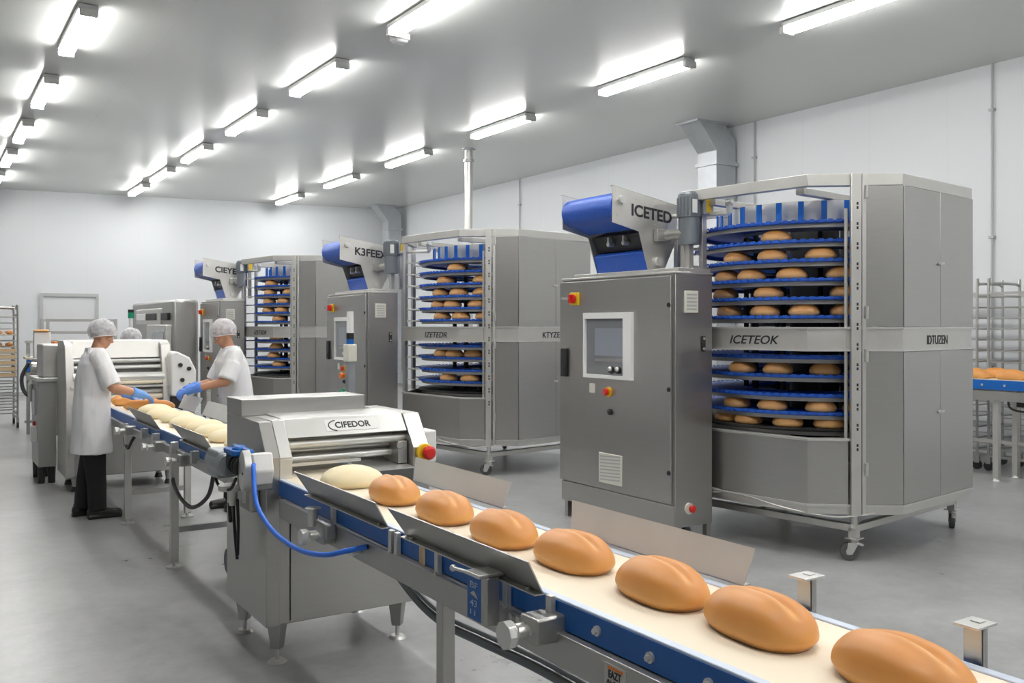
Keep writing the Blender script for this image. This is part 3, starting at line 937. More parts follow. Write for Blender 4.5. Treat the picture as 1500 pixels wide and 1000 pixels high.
def make_caster(parent, x, y, zt, rz):
    m = P(); c, s = math.cos(rz), math.sin(rz)
    m.box(x - 0.05, x + 0.05, y - 0.05, y + 0.05, zt - 0.008, zt); m.cyl((x, y, zt - 0.035), (x, y, zt - 0.008), 0.032)
    pl = m.build('caster', 'steel_l', parent, 0.002)
    ex, ey = x + 0.035 * c, y + 0.035 * s
    m = P()
    for k in (-1, 1):
        dx, dy = -s * 0.025 * k, c * 0.025 * k
        m.plate([(x + dx - 0.03 * c, y + dy - 0.03 * s, zt - 0.035), (x + dx + 0.045 * c, y + dy + 0.045 * s, zt - 0.035), (ex + dx + 0.02 * c, ey + dy + 0.02 * s, 0.045), (ex + dx - 0.02 * c, ey + dy - 0.02 * s, 0.045)], (-s * k, c * k, 0), 0.004)
    m.build('fork', 'steel_w', pl)
    m = P(); m.cyl((ex - s * -0.021, ey - c * 0.021, 0.064), (ex + s * -0.021, ey + c * 0.021, 0.064), 0.064, n=28); m.build('wheel', 'rubber', pl, 0.006)
    m = P(); m.cyl((ex - s * -0.023, ey - c * 0.023, 0.064), (ex + s * -0.023, ey + c * 0.023, 0.064), 0.024, n=16); m.build('hub', 'steel_w', pl)
    m = P(); m.bar((x - 0.02 * c - 0.03, y - 0.03, zt - 0.03), (x - 0.09 * c - 0.05, y - 0.07, zt - 0.045), 0.03, 0.012); m.build('brake_lever', 'steel_w', pl)

def make_tower(label, txt1, txt2):
    t = thing('cooling_tower', label, 'cooling tower')
    # dolly
    m = P(); q = 0.80
    zc = 0.235
    for a, b in (((-q, -q), (q, -q)), ((q, -q), (q, q)), ((q, q), (-q, q)), ((-q, q), (-q, -q)), ((-q, 0), (q, 0))):
        m.bar((a[0], a[1], zc), (b[0], b[1], zc), 0.06, 0.05)
    m.build('dolly_frame', 'steel_l', t, 0.003)
    for i, (x, y) in enumerate(((-q, -q), (q, -q), (q, q), (-q, q))):
        make_caster(t, x, y, 0.165, (2.2, 0.5, 1.1, -0.8)[i])
        m = P(); m.box(x - 0.03, x + 0.03, y - 0.03, y + 0.03, 0.165, 0.235); m.cyl((x, y, 0.235), (x, y, 0.345), 0.025); m.build('dolly_spacer', 'steel_l', t)
    # base tray with rims
    m = P(); ring8(m, 0.0, 0.99, 0.345, 0.36); m.build('floor_tray', 'steel_d', t)
    m = P(); ring8(m, 0.965, 1.0, 0.335, 0.40); m.build('bottom_rim', 'steel_l', t, 0.002)
    m = P(); ring8(m, 0.98, 1.012, 0.395, 0.408); m.build('bottom_bead', 'steel_w', t)
    # open side: skirt
    for i, a, b in ((7, 0, 1), (0, 0, 0.43), (6, 0, 1), (5, 0, 1)):
        m = P(); facet(m, i, a, b, 0.405, 0.865); m.build('skirt_panel', 'steel', t)
    m = P(); ring8(m, 0.955, 1.008, 0.865, 0.885, (7, 0, 6, 5)); m.build('skirt_rail', 'steel_l', t, 0.002)
    # middle band
    m = P(); ring8(m, 0.965, 1.002, 1.525, 1.68); bd = m.build('middle_band', 'steel_l', t, 0.002)
    m = P(); ring8(m, 0.955, 1.016, 1.515, 1.527); ring8(m, 0.955, 1.016, 1.678, 1.69); m.build('band_flange', 'steel_w', bd)
    # top ring
    m = P(); ring8(m, 0.94, 1.004, 2.715, 2.80); m.build('top_ring', 'steel_l', t, 0.003)
    m = P(); m.bar((-0.95, 0.35, 2.70), (0.95, 0.35, 2.70), 0.07, 0.05); m.bar((-0.95, -0.45, 2.70), (0.95, -0.45, 2.70), 0.07, 0.05); m.bar((-0.2, -1.0, 2.70), (-0.2, 1.0, 2.70), 0.06, 0.05)
    m.build('top_beam', 'steel_l', t, 0.002)
    # closed doors: half front chamfer and the right hand faces
    for (z0, z1) in ((0.41, 1.513), (1.692, 2.712)):
        for i, a, b in ((0, 0.6, 1.0), (1, 0.0, 0.5), (1, 0.5, 1), (2, 0, 1), (3, 0, 1), (4, 0, 1)):
            m = P(); p, q_, n = facet(m, i, a + (0.003 if a == 0.5 else 0), b, z0, z1, 0.022, 0.012)
            dp = m.build('door_panel', 'steel', t, 0.002)
            if i == 1 and a == 0:
                m = P(); zz = 2.17 if z0 > 1 else 1.05
                hx, hy = q_.x - 0.03, q_.y - 0.004
                m.cyl((hx, hy, zz), (hx, hy - 0.012, zz), 0.014, n=14); m.bar((hx, hy - 0.014, zz), (hx + 0.055, hy - 0.014, zz + 0.004), 0.008, 0.016)
                m.build('door_handle', 'steel_w', dp)
    # the tall post on the front corner, slotted
    d = Vector((-1, -1, 0)).normalized(); s_ = Vector((1, -1, 0)).normalized()
    pc = d * 1.16 - s_ * 0.0
    def pp(u, v, z): q = pc + s_ * u + d * v; return (q.x, q.y, z)
    m = P()
    for (u0, u1, v0, v1) in ((-0.035, 0.035, -0.02, 0.03), (0.045, 0.075, -0.02, 0.012)):
        m.prism([pp(u0, v0, 0)[:2], pp(u1, v0, 0)[:2], pp(u1, v1, 0)[:2], pp(u0, v1, 0)[:2]], 'z', 0.33, 2.80)
    post = m.build('corner_post', 'steel_l', t, 0.003)
    m = P()
    for k in range(13):
        z = 0.80 + k * 0.145
        for dz in (0, 0.03):
            m.plate([pp(0.0, 0.0305, z + dz), pp(0.014, 0.0305, z + dz), pp(0.014, 0.0305, z + dz + 0.02), pp(0.0, 0.0305, z + dz + 0.02)], d, 0.0006)
    m.build('slot', 'dark', post)
    for z in (0.62, 1.44, 1.75, 2.62):
        m = P(); a = Vector(pp(0.075, 0.02, z)); m.cyl(a, a + Vector((0, 0, 0.09)), 0.014, n=12); m.build('hinge', 'steel_l', post)
    # open side posts with rungs
    for j, (x, y) in enumerate(((-0.99, 0.60), (-0.60, 0.99), (0.5, 0.99))):
        m = P(); m.bar((x, y, 0.4), (x, y, 2.72), 0.045)
        for z in TIERS[1:]:
            if j == 0: m.bar((-0.99, 0.60, z - 0.015), (-0.90, 0.42, z - 0.015), 0.012, 0.02)
            if j == 1: m.bar((-0.60, 0.99, z - 0.015), (-0.5, 0.86, z - 0.015), 0.012, 0.02)
        m.build('frame_post', 'steel_l', t, 0.003)
    m = P(); m.bar((-0.85, -0.765, 0.88), (-0.85, -0.765, 2.55), 0.018)
    m.build('guide_rod', 'steel_l', t)
    # spiral tiers
    for k, z in enumerate(TIERS):
        m = P()
        m.lathe([(0.56, z - 0.022), (0.985, z - 0.022), (0.99, z - 0.018), (0.99, z - 0.002), (0.985, z), (0.56, z)], n=96, close=True)
        if k == 0: b_ = m.build('belt_tier', 'dark', t, 0, None, 60)
        else:
            for q2 in range(96):
                a = 2 * PI * q2 / 96
                m.box(0.987, 0.996, -0.017, 0.017, z - 0.016, z + 0.006)
                vs = list(m.bm.verts)[-8:]
                bmesh.ops.rotate(m.bm, verts=vs, cent=(0, 0, 0), matrix=Matrix.Rotation(a, 3, 'Z'))
            b_ = m.build('belt_tier', 'blue_belt', t, 0, None, 60)
        m = P()
        m.lathe([(0.92, z - 0.052), (0.955, z - 0.052), (0.955, z - 0.0225), (0.92, z - 0.0225)], n=72, close=True)
        m.lathe([(0.58, z - 0.045), (0.60, z - 0.045), (0.60, z - 0.0225), (0.58, z - 0.0225)], n=48, close=True)
        m.build('tier_rail', 'steel_d', b_, 0, None, 60)
    # drum: solid crown with blue bars, open column below
    m = P(); m.lathe([(0.70, 2.50), (0.72, 2.50), (0.72, 2.67), (0.70, 2.67)], n=72, close=True); m.build('drum_crown', 'steel_w', t)
    m = P(); m.lathe([(0.06, 0.36), (0.20, 0.36), (0.20, 2.66), (0.06, 2.66)], n=32, close=True); m.build('drum_column', 'dark', t)
    m = P()
    for k in range(12):
        a = 2 * PI * k / 12 + 0.1
        m.bar((0.56 * math.cos(a), 0.56 * math.sin(a), 0.9), (0.56 * math.cos(a), 0.56 * math.sin(a), 2.62), 0.03)
        m.bar((0.2 * math.cos(a), 0.2 * math.sin(a), 2.60), (0.7 * math.cos(a), 0.7 * math.sin(a), 2.60), 0.03)
    m.build('drum_cage', 'dark', t)
    for k in range(30):
        a = 2 * PI * k / 30
        m = P(); m.box(0.80, 0.815, -0.021, 0.021, 2.49, 2.655)
        bmesh.ops.rotate(m.bm, verts=m.bm.verts, cent=(0, 0, 0), matrix=Matrix.Rotation(a, 3, 'Z'))
        m.build('drum_bar', 'blue', t)
    # bits under the top ring
    m = P(); m.cyl((-0.45, -0.80, 2.69), (-0.45, -0.80, 2.53), 0.035); m.build('top_pin', 'steel_w', t)
    m = P(); m.cyl((-0.92, 0.2, 2.71), (-0.92, 0.2, 2.60), 0.03, 0.025); m.ball((-0.92, 0.2, 2.68), 0.035)
    m.cyl((-0.92, 0.2, 2.60), (-0.95, 0.75, 2.62), 0.018)
    m.build('top_fitting', 'steel_w', t)
    # cables on the tray edge
    m = P(); m.tube([(-1.08, 0.7, 0.46), (-1.10, 0.35, 0.42), (-1.10, -0.1, 0.40), (-1.09, -0.4, 0.36), (-0.98, -0.70, 0.325), (-0.86, -0.82, 0.33), (-0.72, -0.92, 0.345)], 0.006)
    m.tube([(-1.09, 0.7, 0.44), (-1.12, 0.35, 0.39), (-1.09, 0.15, 0.41), (-1.09, 0.5, 0.45)], 0.006)
    m.build('tray_cable', 'steel_l', t)
    # lettering
    tower_text(t, txt1, txt2)
    return t
def tower_text(t, a, b):
    o = text(t, a, (-1.0535, 0.10, 1.562), 0.44, 0.065, (0, -1, 0), (0, 0, 1), shear=0.25, bold=0.01)
    text(t, b, (-0.20, -1.0535, 1.560), 0.34, 0.068, (1, 0, 0), (0, 0, 1), bold=0.01)
TW = [(6.39, 5.18), (6.14, 9.86), (5.63, 14.85)]
TL = ['nearest tall octagonal steel cooling tower with blue spiral tiers of brown loaves',
      'middle octagonal steel cooling tower with blue spiral tiers, behind the lettered roller machine',
      'farthest octagonal steel cooling tower, behind the worker on the right']
tw0 = make_tower(TL[0], 'ICETEOK', 'IDTUZEN')
tws = [tw0]
for i in (1, 2):
    o = copy_tree(tw0); o['label'] = TL[i]
    drop_lettering(o)
    tower_text(o, 'IZETEDR', 'KTYZEN')
    tws.append(o)
for o, (x, y) in zip(tws, TW):
    o.location = (x, y, 0); o.rotation_euler = (0, 0, R(8)); o['group'] = 'spiral cooling towers'
# loaves riding on the tiers: (tier index, ring angle in degrees, local)
A1 = {9: [192], 8: [168, 190, 214], 7: [160, 178, 200, 224], 6: [158, 188, 226], 5: [162, 186, 206, 226],
      4: [], 3: [172, 193, 216], 2: [], 1: [168, 190, 214, 232], 0: [160, 176, 198, 218]}
A2 = {9: [196], 8: [184, 218], 7: [178, 198, 218], 6: [176, 192, 214], 5: [180, 200, 220], 3: [180, 194, 211, 228], 1: [188, 208, 226], 0: []}
A3 = {9: [188], 8: [186, 214], 7: [184, 206, 226], 6: [182, 204, 224], 5: [200], 4: [196], 3: [196], 2: [192, 220], 1: [200]}
tn = ['lowest', 'second', 'third', 'fourth', 'fifth', 'sixth', 'seventh', 'eighth', 'ninth', 'tenth', 'top']
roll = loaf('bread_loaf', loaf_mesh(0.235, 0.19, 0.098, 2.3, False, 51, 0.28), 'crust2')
first = True
for ti, (A, nm) in enumerate(((A1, 'nearest'), (A2, 'middle'), (A3, 'farthest'))):
    for k, angs in A.items():
        for q, a in enumerate(angs):
            o = roll if first else roll.copy()
            if not first: C.objects.link(o)
            first = False
            th = R(a + 8)
            rr = 0.865
            o.location = (TW[ti][0] + rr * math.cos(th), TW[ti][1] + rr * math.sin(th), TIERS[k] + 0.0015)
            o.rotation_euler = (0, 0, th + PI / 2)
            od = ['leftmost', 'second from the left', 'third from the left', 'rightmost'][q] if len(angs) == 4 else ['leftmost', 'middle one', 'rightmost'][q] if len(angs) == 3 else ['left one', 'right one'][q] if len(angs) == 2 else 'the only one in front'
            tag(o, 'brown loaf in the %s cooling tower, %s tier from below, %s' % (nm, tn[k], od), 'bread', 'brown loaves on the tiers of the %s cooling tower' % nm)
        # loaves on the far half of the ring, seen between the tiers
        if ti == 0 and k in (5, 6, 7, 8):
            for q, a in enumerate((20, 48, 76) if k != 6 else (10, 35, 62)):
                o = roll.copy(); C.objects.link(o)
                th = R(a + 8)
                o.location = (TW[ti][0] + 0.80 * math.cos(th), TW[ti][1] + 0.80 * math.sin(th), TIERS[k] + 0.0015)
                o.rotation_euler = (0, 0, th + PI / 2)
                tag(o, 'shaded loaf at the back of the nearest cooling tower, %s tier from below, %s' % (tn[k], ['right', 'middle', 'left'][q]), 'bread', 'shaded loaves at the back of the nearest cooling tower')

# ------------------------------------------------------------------ control cabinets
def make_cabinet(label):
    """origin at the near front corner on the floor; face looks to -X, runs to +Y"""
    t = thing('control_cabinet', label, 'cabinet')
    W, D = 1.46, 0.40
    m = P(); m.box(0.012, D, 0, W, 0.15, 2.10); m.build('body', 'steel', t, 0.004)
    m = P(); m.box(0.0, D + 0.01, -0.005, W + 0.005, 2.10, 2.118); m.box(0.06, D, 0.02, W - 0.1, 2.118, 2.15); m.build('top_cap', 'steel_l', t, 0.004)
    m = P(); m.box(-0.012, 0.012, 0.03, W + 0.015, 0.33, 2.085); dr = m.build('door', 'steel', t, 0.004)
    m = P(); m.box(-0.004, 0.0125, 0.0, W, 0.15, 0.32); m.build('plinth', 'steel', t, 0.003)
    for x in (0.03, D - 0.06):
        for y in (0.0, W - 0.05):
            m = P(); m.box(x, x + 0.045, y, y + 0.045, 0.0, 0.155); m.build('leg', 'steel', t)
    m = P(); m.box(0.1, 0.3, 0.2, 1.2, 0.02, 0.15); m.build('cable_gland_box', 'dark', t)
    # window with keypad
    y0, y1, z0, z1 = 0.46, 1.09, 1.26, 1.81
    m = P()
    a_, b_, c_q, d_q = y0 + 0.10, y1 - 0.022, z0 + 0.03, z1 - 0.05
    for q in (((y0, z0), (y1, z0), (b_, c_q), (a_, c_q)), ((y1, z0), (y1, z1), (b_, d_q), (b_, c_q)), ((y1, z1), (y0, z1), (a_, d_q), (b_, d_q)), ((y0, z1), (y0, z0), (a_, c_q), (a_, d_q))):
        m.prism(q, 'x', -0.045, -0.012)
    wf = m.build('window_frame', 'white', dr)
    m = P(); m.box(-0.022, -0.012, y0 + 0.10, y1 - 0.022, z0 + 0.03, z1 - 0.05); m.build('display_panel', 'glass', wf)
    m = P(); m.box(-0.026, -0.022, y0 + 0.12, y1 - 0.14, z0 + 0.19, z0 + 0.42); m.build('screen', 'screen', wf)
    m = P(); m.box(-0.025, -0.022, y0 + 0.12, y1 - 0.14, z0 + 0.14, z0 + 0.165); m.build('button_row', 'steel_d', wf)
    for y in (y0 + 0.17, y0 + 0.26):
        m = P(); m.cyl((-0.022, y, z0 + 0.075), (-0.045, y, z0 + 0.075), 0.03, n=20); pb = m.build('button_base', 'black', wf, 0.003)
        m = P(); m.ball((-0.045, y, z0 + 0.085), 0.02); m.build('push_button', 'steel_w', pb)
    # rotary isolator
    m = P(); m.box(-0.03, -0.012, 1.18, 1.30, 1.88, 1.99); s = m.build('isolator_plate', 'yellow', dr, 0.004)
    m = P(); m.cyl((-0.03, 1.245, 1.935), (-0.055, 1.245, 1.935), 0.04, n=24); m.box(-0.085, -0.05, 1.235, 1.255, 1.90, 1.97); m.build('isolator_knob', 'red', s, 0.004)
    m = P(); m.bar((-0.085, 1.245, 1.935), (-0.10, 1.32, 1.94), 0.018, 0.02); m.build('isolator_lever', 'steel_w', s)
    # handle, labels, stop button, knob
    m = P(); m.box(-0.04, -0.012, 1.35, 1.43, 1.25, 1.50); hh = m.build('door_handle', 'black', dr, 0.006)
    m = P(); m.box(-0.045, -0.04, 1.37, 1.41, 1.28, 1.33); m.build('handle_lock', 'dark', hh)
    m = P(); m.box(-0.014, -0.012, 0.96, 1.04, 1.13, 1.21); m.build('data_plate', 'ivory', dr)
    m = P(); m.cyl((-0.012, 0.775, 1.15), (-0.025, 0.775, 1.15), 0.042, n=24); s = m.build('stop_base', 'yellow', dr)
    m = P(); m.cyl((-0.025, 0.775, 1.15), (-0.06, 0.785, 1.15), 0.026, 0.03, n=20); m.build('stop_button', 'red', s, 0.004)
    m = P(); m.cyl((-0.012, 0.75, 0.985), (-0.03, 0.75, 0.985), 0.026, n=20); m.ball((-0.035, 0.75, 0.99), 0.016); m.build('key_switch', 'black', dr)
    # vents
    def vent(par, y0, y1, z0, z1, n, side=False, slant=0.0):
        m = P()
        if side: m.box(y0, y1, -0.012, 0.0, z0, z1)
        else: m.box(-0.022, -0.012, y0, y1, z0, z1)
        v = m.build('vent_grille', 'ivory', par, 0.003)
        m = P(); hgt = (z1 - z0) / (n + 1)
        for k in range(n):
            z = z0 + hgt * (k + 0.75)
            e = 0.018
            if side: m.plate([(y0 + e, -0.0125, z), (y1 - e, -0.0125, z), (y1 - e, -0.0125, z + hgt * 0.45), (y0 + e, -0.0125, z + hgt * 0.45)], (0, -1, 0), 0.001)
            else: m.plate([(-0.0225, y0 + e, z + slant), (-0.0225, y1 - e, z), (-0.0225, y1 - e, z + hgt * 0.45), (-0.0225, y0 + e, z + slant + hgt * 0.45)], (-1, 0, 0), 0.001)
        m.build('vent_slot', 'trim', v)
    vent(dr, 0.60, 0.90, 0.385, 0.635, 8, slant=0.018)
    vent(t, 0.10, 0.24, 1.80, 1.97, 5, side=True)
    m = P(); m.box(0.28, 0.32, -0.012, 0.0, 1.50, 1.62); s = m.build('side_latch', 'dark', t, 0.004)
    m = P()
    for z in (1.52, 1.60): m.cyl((0.30, -0.012, z), (0.30, -0.018, z), 0.012, n=12)
    m.build('latch_screw', 'steel_w', s)
    for z in (0.57, 1.21, 1.86):
        m = P(); m.cyl((-0.012, 0.045, z), (-0.02, 0.045, z), 0.018, n=14); m.build('door_latch', 'black', dr)
    m = P(); m.cyl((0.15, 0, 0.29), (0.15, -0.012, 0.29), 0.045, n=20); s = m.build('lamp_base', 'ivory', t)
    m = P(); m.cyl((0.16, -0.012, 0.29), (0.165, -0.04, 0.29), 0.026, 0.03, n=20); m.build('red_knob', 'red', s, 0.004)
    return t
cab0 = make_cabinet('nearest steel control cabinet with a white framed window, in front of the nearest cooling tower')
CAB = [(4.85, 5.24, 0), (4.58, 10.35, R(-3)), (4.10, 15.1, R(-3))]
cabs = [cab0]
for lb in ('middle steel control cabinet with a grey door, in front of the middle cooling tower', 'farthest steel control cabinet, behind the worker on the right'):
    c = copy_tree(cab0); c['label'] = lb; cabs.append(c)
for c, (x, y, a) in zip(cabs, CAB):
    c.location = (x, y, 0); c.rotation_euler = (0, 0, a); c['group'] = 'steel control cabinets'

# ------------------------------------------------------------------ infeed conveyor heads on the cabinets
def make_infeed(label, s1):
    """local frame shared with the cabinet corner (x away from the line, y along it)"""
    t = thing('infeed_conveyor', label, 'conveyor')
    y0, y1 = 0.56, 1.24
    prof = [(-0.15, 2.83), (-0.15, 2.535), (0.13, 2.475), (0.23, 2.16), (0.40, 2.155), (0.54, 2.42), (0.545, 2.715)]
    for y in (y0, y1):
        m = P(); m.prism(prof, 'y', y, y + 0.008); sp_ = m.build('side_plate', 'steel_l', t)
        m = P(); m.plate([(-0.15, y, 2.83), (0.545, y, 2.715), (0.545, y + 0.03, 2.715), (-0.15, y + 0.03, 2.83)], (0, 0, 1), 0.005); m.build('plate_lip', 'steel_d', sp_)
        m = P()
        m.bm.free()
        for (x, z, r_, h) in ((-0.06, 2.72, 0.035, 0.03), (0.33, 2.235, 0.036, 0.03), (-0.1, 2.60, 0.007, 0.006), (0.12, 2.56, 0.007, 0.006), (0.3, 2.54, 0.007, 0.006), (0.1, 2.74, 0.007, 0.006), (0.3, 2.70, 0.007, 0.006), (-0.12, 2.79, 0.007, 0.006)):
            m = P(); m.cyl((x, y - h, z), (x, y, z), r_, n=8 if r_ != 0.036 else 16); m.build('plate_bolt', 'steel_w', sp_)
    # belt: drum end and return
    m = P(); m.cyl((-0.045, y0 + 0.01, 2.672), (-0.045, y1, 2.672), 0.118, n=40)
    m.build('belt_drum', 'blue_belt', t)
    m = P(); m.plate([(-0.04, y0 + 0.01, 2.784), (-0.04, y1, 2.784), (0.53, y1, 2.68), (0.53, y0 + 0.01, 2.68)], (0, 0, 1), 0.006)
    m.plate([(-0.04, y0 + 0.01, 2.555), (-0.04, y1, 2.555), (0.14, y1, 2.50), (0.14, y0 + 0.01, 2.50)], (0, 0, 1), 0.006)
    m.build('belt', 'blue_belt', t)
    m = P(); m.prism([(0.235, 2.16), (0.19, 2.31), (0.22, 2.33), (0.40, 2.33), (0.40, 2.16)], 'y', y0 + 0.01, y1); m.build('lower_belt', 'blue_belt', t, 0.01)
    m = P(); m.prism([(0.16, 2.47), (0.24, 2.34), (0.50, 2.34), (0.50, 2.60)], 'y', y0 + 0.02, y1 - 0.02); m.build('inner_housing', 'dark', t)
    m = P()
    for y in (0.78, 0.98): m.cyl((0.14, y, 2.40), (0.20, y, 2.40), 0.02); m.box(0.14, 0.19, y - 0.01, y + 0.01, 2.38, 2.46)
    m.build('roller_hanger', 'steel_w', t)
    text(t, s1, (0.05, y0 - 0.0005, 2.60), 0.44, 0.10, Vector((1, 0, -0.10)), (0, 0, 1), bold=0.03)
    # geared motor
    mx, my = 0.43, y0 - 0.27
    m = P(); m.cyl((mx, my, 2.36), (mx, my, 2.58), 0.085, n=28); m.cyl((mx, my, 2.58), (mx, my, 2.76), 0.092, n=28)
    m.cyl((mx, my, 2.76), (mx, my, 2.785), 0.092, 0.075, n=28)
    mt = m.build('gear_motor', 'motor', t, 0.004)
    m = P()
    for k in range(18):
        a = 2 * PI * k / 18
        m.bar((mx + 0.092 * math.cos(a), my + 0.092 * math.sin(a), 2.59), (mx + 0.092 * math.cos(a), my + 0.092 * math.sin(a), 2.74), 0.008, 0.012)
    m.build('cooling_fin', 'motor', mt)
    m = P(); m.box(mx + 0.06, mx + 0.17, my - 0.11, my - 0.02, 2.60, 2.75); tb = m.build('terminal_box', 'motor_l', mt, 0.008)
    m = P(); m.box(mx + 0.085, mx + 0.14, my - 0.112, my - 0.11, 2.62, 2.73); m.build('yellow_label', 'yellow', tb)
    m = P(); m.box(mx - 0.05, mx + 0.0, my - 0.096, my - 0.091, 2.61, 2.72); m.build('rating_plate', 'white', mt)
    m = P(); m.cyl((mx - 0.04, my, 2.45), (mx - 0.04, y0, 2.45), 0.045, n=20); m.box(mx - 0.15, mx, y0 - 0.06, y0 - 0.004, 2.40, 2.50); m.build('motor_mount', 'steel_d', t, 0.006)
    m = P(); m.box(mx + 0.09, mx + 0.14, my - 0.06, my - 0.02, 2.16, 2.62); m.box(mx + 0.0, mx + 0.05, my, my + 0.05, 2.12, 2.4)
    m.build('support_post', 'steel_l', t, 0.003)
    return t
inf0 = make_infeed('blue belt infeed head with a lettered side plate on top of the nearest control cabinet', 'ICETED')
infs = [inf0]
for i, lb in ((1, 'blue belt infeed head with a lettered side plate on top of the middle control cabinet'), (2, 'small distant infeed head on top of the farthest control cabinet')):
    c = copy_tree(inf0); c['label'] = lb
    drop_lettering(c)
    text(c, 'K3FEEX' if i == 1 else 'CIEYER', (0.05, 0.5595, 2.60), 0.44, 0.10, Vector((1, 0, -0.10)), (0, 0, 1), bold=0.03)
    infs.append(c)
for c, (x, y, a) in zip(infs, CAB):
    c.location = (x, y, 0); c.rotation_euler = (0, 0, a); c['group'] = 'infeed heads on the control cabinets'

# ------------------------------------------------------------------ roller machine beyond the workers
rm = thing('dough_sheeter', 'wide steel roller machine with pale rollers behind the two workers', 'machine', (1.9, 10.8, 0), world=True)
m = P(); m.box(1.32, 2.34, 10.32, 10.98, 0.15, 0.90); m.build('lower_body', 'steel_d', rm, 0.01)
for x0, x1 in ((1.26, 1.34), (2.20, 2.30)):
    m = P(); m.prism([(10.30, 0.15 if x0 < 2 else 0.8), (10.30, 1.05), (10.42, 1.50), (10.55, 1.545), (10.98, 1.545), (10.98, 0.15 if x0 < 2 else 0.8)], 'x', x0, x1)
    m.build('side_frame', 'steel_l', rm, 0.006)
m = P(); m.prism([(10.45, 1.36), (10.50, 1.54), (10.98, 1.55), (10.98, 1.5), (10.55, 1.36)], 'x', 1.34, 2.20); m.build('hood', 'steel_l', rm, 0.006)
for y, z, r, mt in ((10.46, 1.33, 0.022, 'steel_w'), (10.46, 1.26, 0.026, 'steel_w'), (10.36, 1.16, 0.05, 'steel_w'), (10.40, 1.00, 0.045, 'steel_l'), (10.34, 0.95, 0.03, 'cream'), (10.34, 1.105, 0.02, 'cream')):
    m = P(); m.cyl((1.33, y, z), (2.22, y, z), r, n=24); m.build('roller', mt, rm)
m = P(); m.box(1.34, 2.2, 10.62, 10.66, 0.9, 1.4); m.build('inner_panel', 'steel_d', rm)
m = P(); m.box(1.30, 2.26, 10.28, 10.36, 1.055, 1.075); m.box(1.30, 2.26, 10.30, 10.34, 0.86, 0.90); m.build('cross_bar', 'steel_w', rm)
m = P()
m.prism([(2.26, 0.95), (2.26, 1.40), (2.32, 1.43), (2.46, 1.36), (2.53, 1.22), (2.53, 0.98), (2.48, 0.93)], 'y', 10.22, 10.5)
sc = m.build('gear_cover', 'white', rm, 0.02)
m = P()
for x, z in ((2.36, 1.28), (2.45, 1.24), (2.38, 1.12), (2.46, 1.06)): m.cyl((x, 10.22, z), (x, 10.20, z), 0.022, n=16)
m.build('cover_knob', 'dark', sc)
m = P(); m.box(2.27, 2.40, 10.25, 10.55, 0.70, 0.95); m.build('drive_bracket', 'dark', rm, 0.02)
for x in (1.36, 2.28):
    for y in (10.40, 10.9):
        m = P(); m.cyl((x, y, 0.05), (x, y, 0.16), 0.03, 0.045, n=12); lg = m.build('leg', 'steel_d', rm)
        m = P(); m.cyl((x, y, 0), (x, y, 0.05), 0.045, 0.03, n=14); m.build('levelling_foot', 'dark', lg)
# guard column with side panel, left of the roller machine
t = thing('machine_cabinet', 'low steel machine cabinet with pipes left of the standing worker', 'machine', (1.2, 11.6, 0), world=True)
m = P(); m.box(1.08, 1.26, 11.05, 11.7, 0.18, 1.10); m.build('body', 'steel_d', t, 0.01)
m = P(); m.box(1.06, 1.30, 11.0, 11.75, 1.10, 1.14); m.build('top_plate', 'steel_w', t, 0.006)
m = P(); m.box(1.12, 1.5, 11.1, 11.6, 1.14, 1.50); m.build('hopper', 'steel_l', t, 0.02)
m = P(); m.box(1.065, 1.08, 11.3, 11.5, 0.72, 1.0); m.build('door_plate', 'white', t)
m = P(); m.cyl((1.06, 11.6, 0.85), (1.06, 11.6, 1.05), 0.03); m.box(1.02, 1.08, 11.1, 11.2, 0.45, 0.62); m.build('fitting', 'steel_w', t, 0.004)
m = P(); m.box(1.06, 1.08, 11.35, 11.40, 0.45, 0.65); m.build('red_handle', 'red', t)
for x in (1.12, 1.22):
    for y in (11.12, 11.62):
        m = P(); m.cyl((x, y, 0.0), (x, y, 0.19), 0.035, 0.04, n=14); m.cyl((x - 0.03, y, 0.03), (x + 0.03, y, 0.03), 0.03, n=14); m.build('leg', 'dark', t)
# divider farther down the line
t = thing('dough_divider', 'tall grey dough divider with a white screen box, far down the line on the left', 'machine', (1.2, 14.0, 0), world=True)
m = P(); m.prism([(13.5, 0.25), (13.5, 1.25), (14.4, 1.25), (14.4, 0.7), (14.2, 0.25)], 'x', 1.05, 1.75); m.build('body', 'steel_d', t, 0.03)
m = P(); m.box(1.0, 1.2, 13.5, 13.62, 1.28, 1.62); m.build('screen_box', 'white', t, 0.01)
m = P(); m.box(1.0, 1.18, 13.47, 13.58, 1.62, 1.65); m.build('orange_top', 'slash', t, 0.02)
m = P(); m.cyl((0.98, 13.7, 1.15), (1.1, 13.7, 1.15), 0.07); m.cyl((1.0, 13.5, 0.95), (1.0, 13.44, 0.95), 0.07); m.box(1.1, 1.6, 13.6, 14.2, 1.25, 1.36); m.build('mechanism', 'steel_l', t, 0.01)
m = P(); m.tube([(1.0, 14.1, 1.2), (0.92, 14.2, 1.0), (0.95, 14.2, 0.8), (1.06, 14.1, 0.7)], 0.025); m.build('hose', 'rubber', t)
for x in (1.15, 1.65):
    for y in (13.6, 14.1):
        m = P(); m.cyl((x, y, 0.0), (x, y, 0.27), 0.03, 0.05, n=14); m.build('leg', 'dark', t)
t.location.x += 0.27
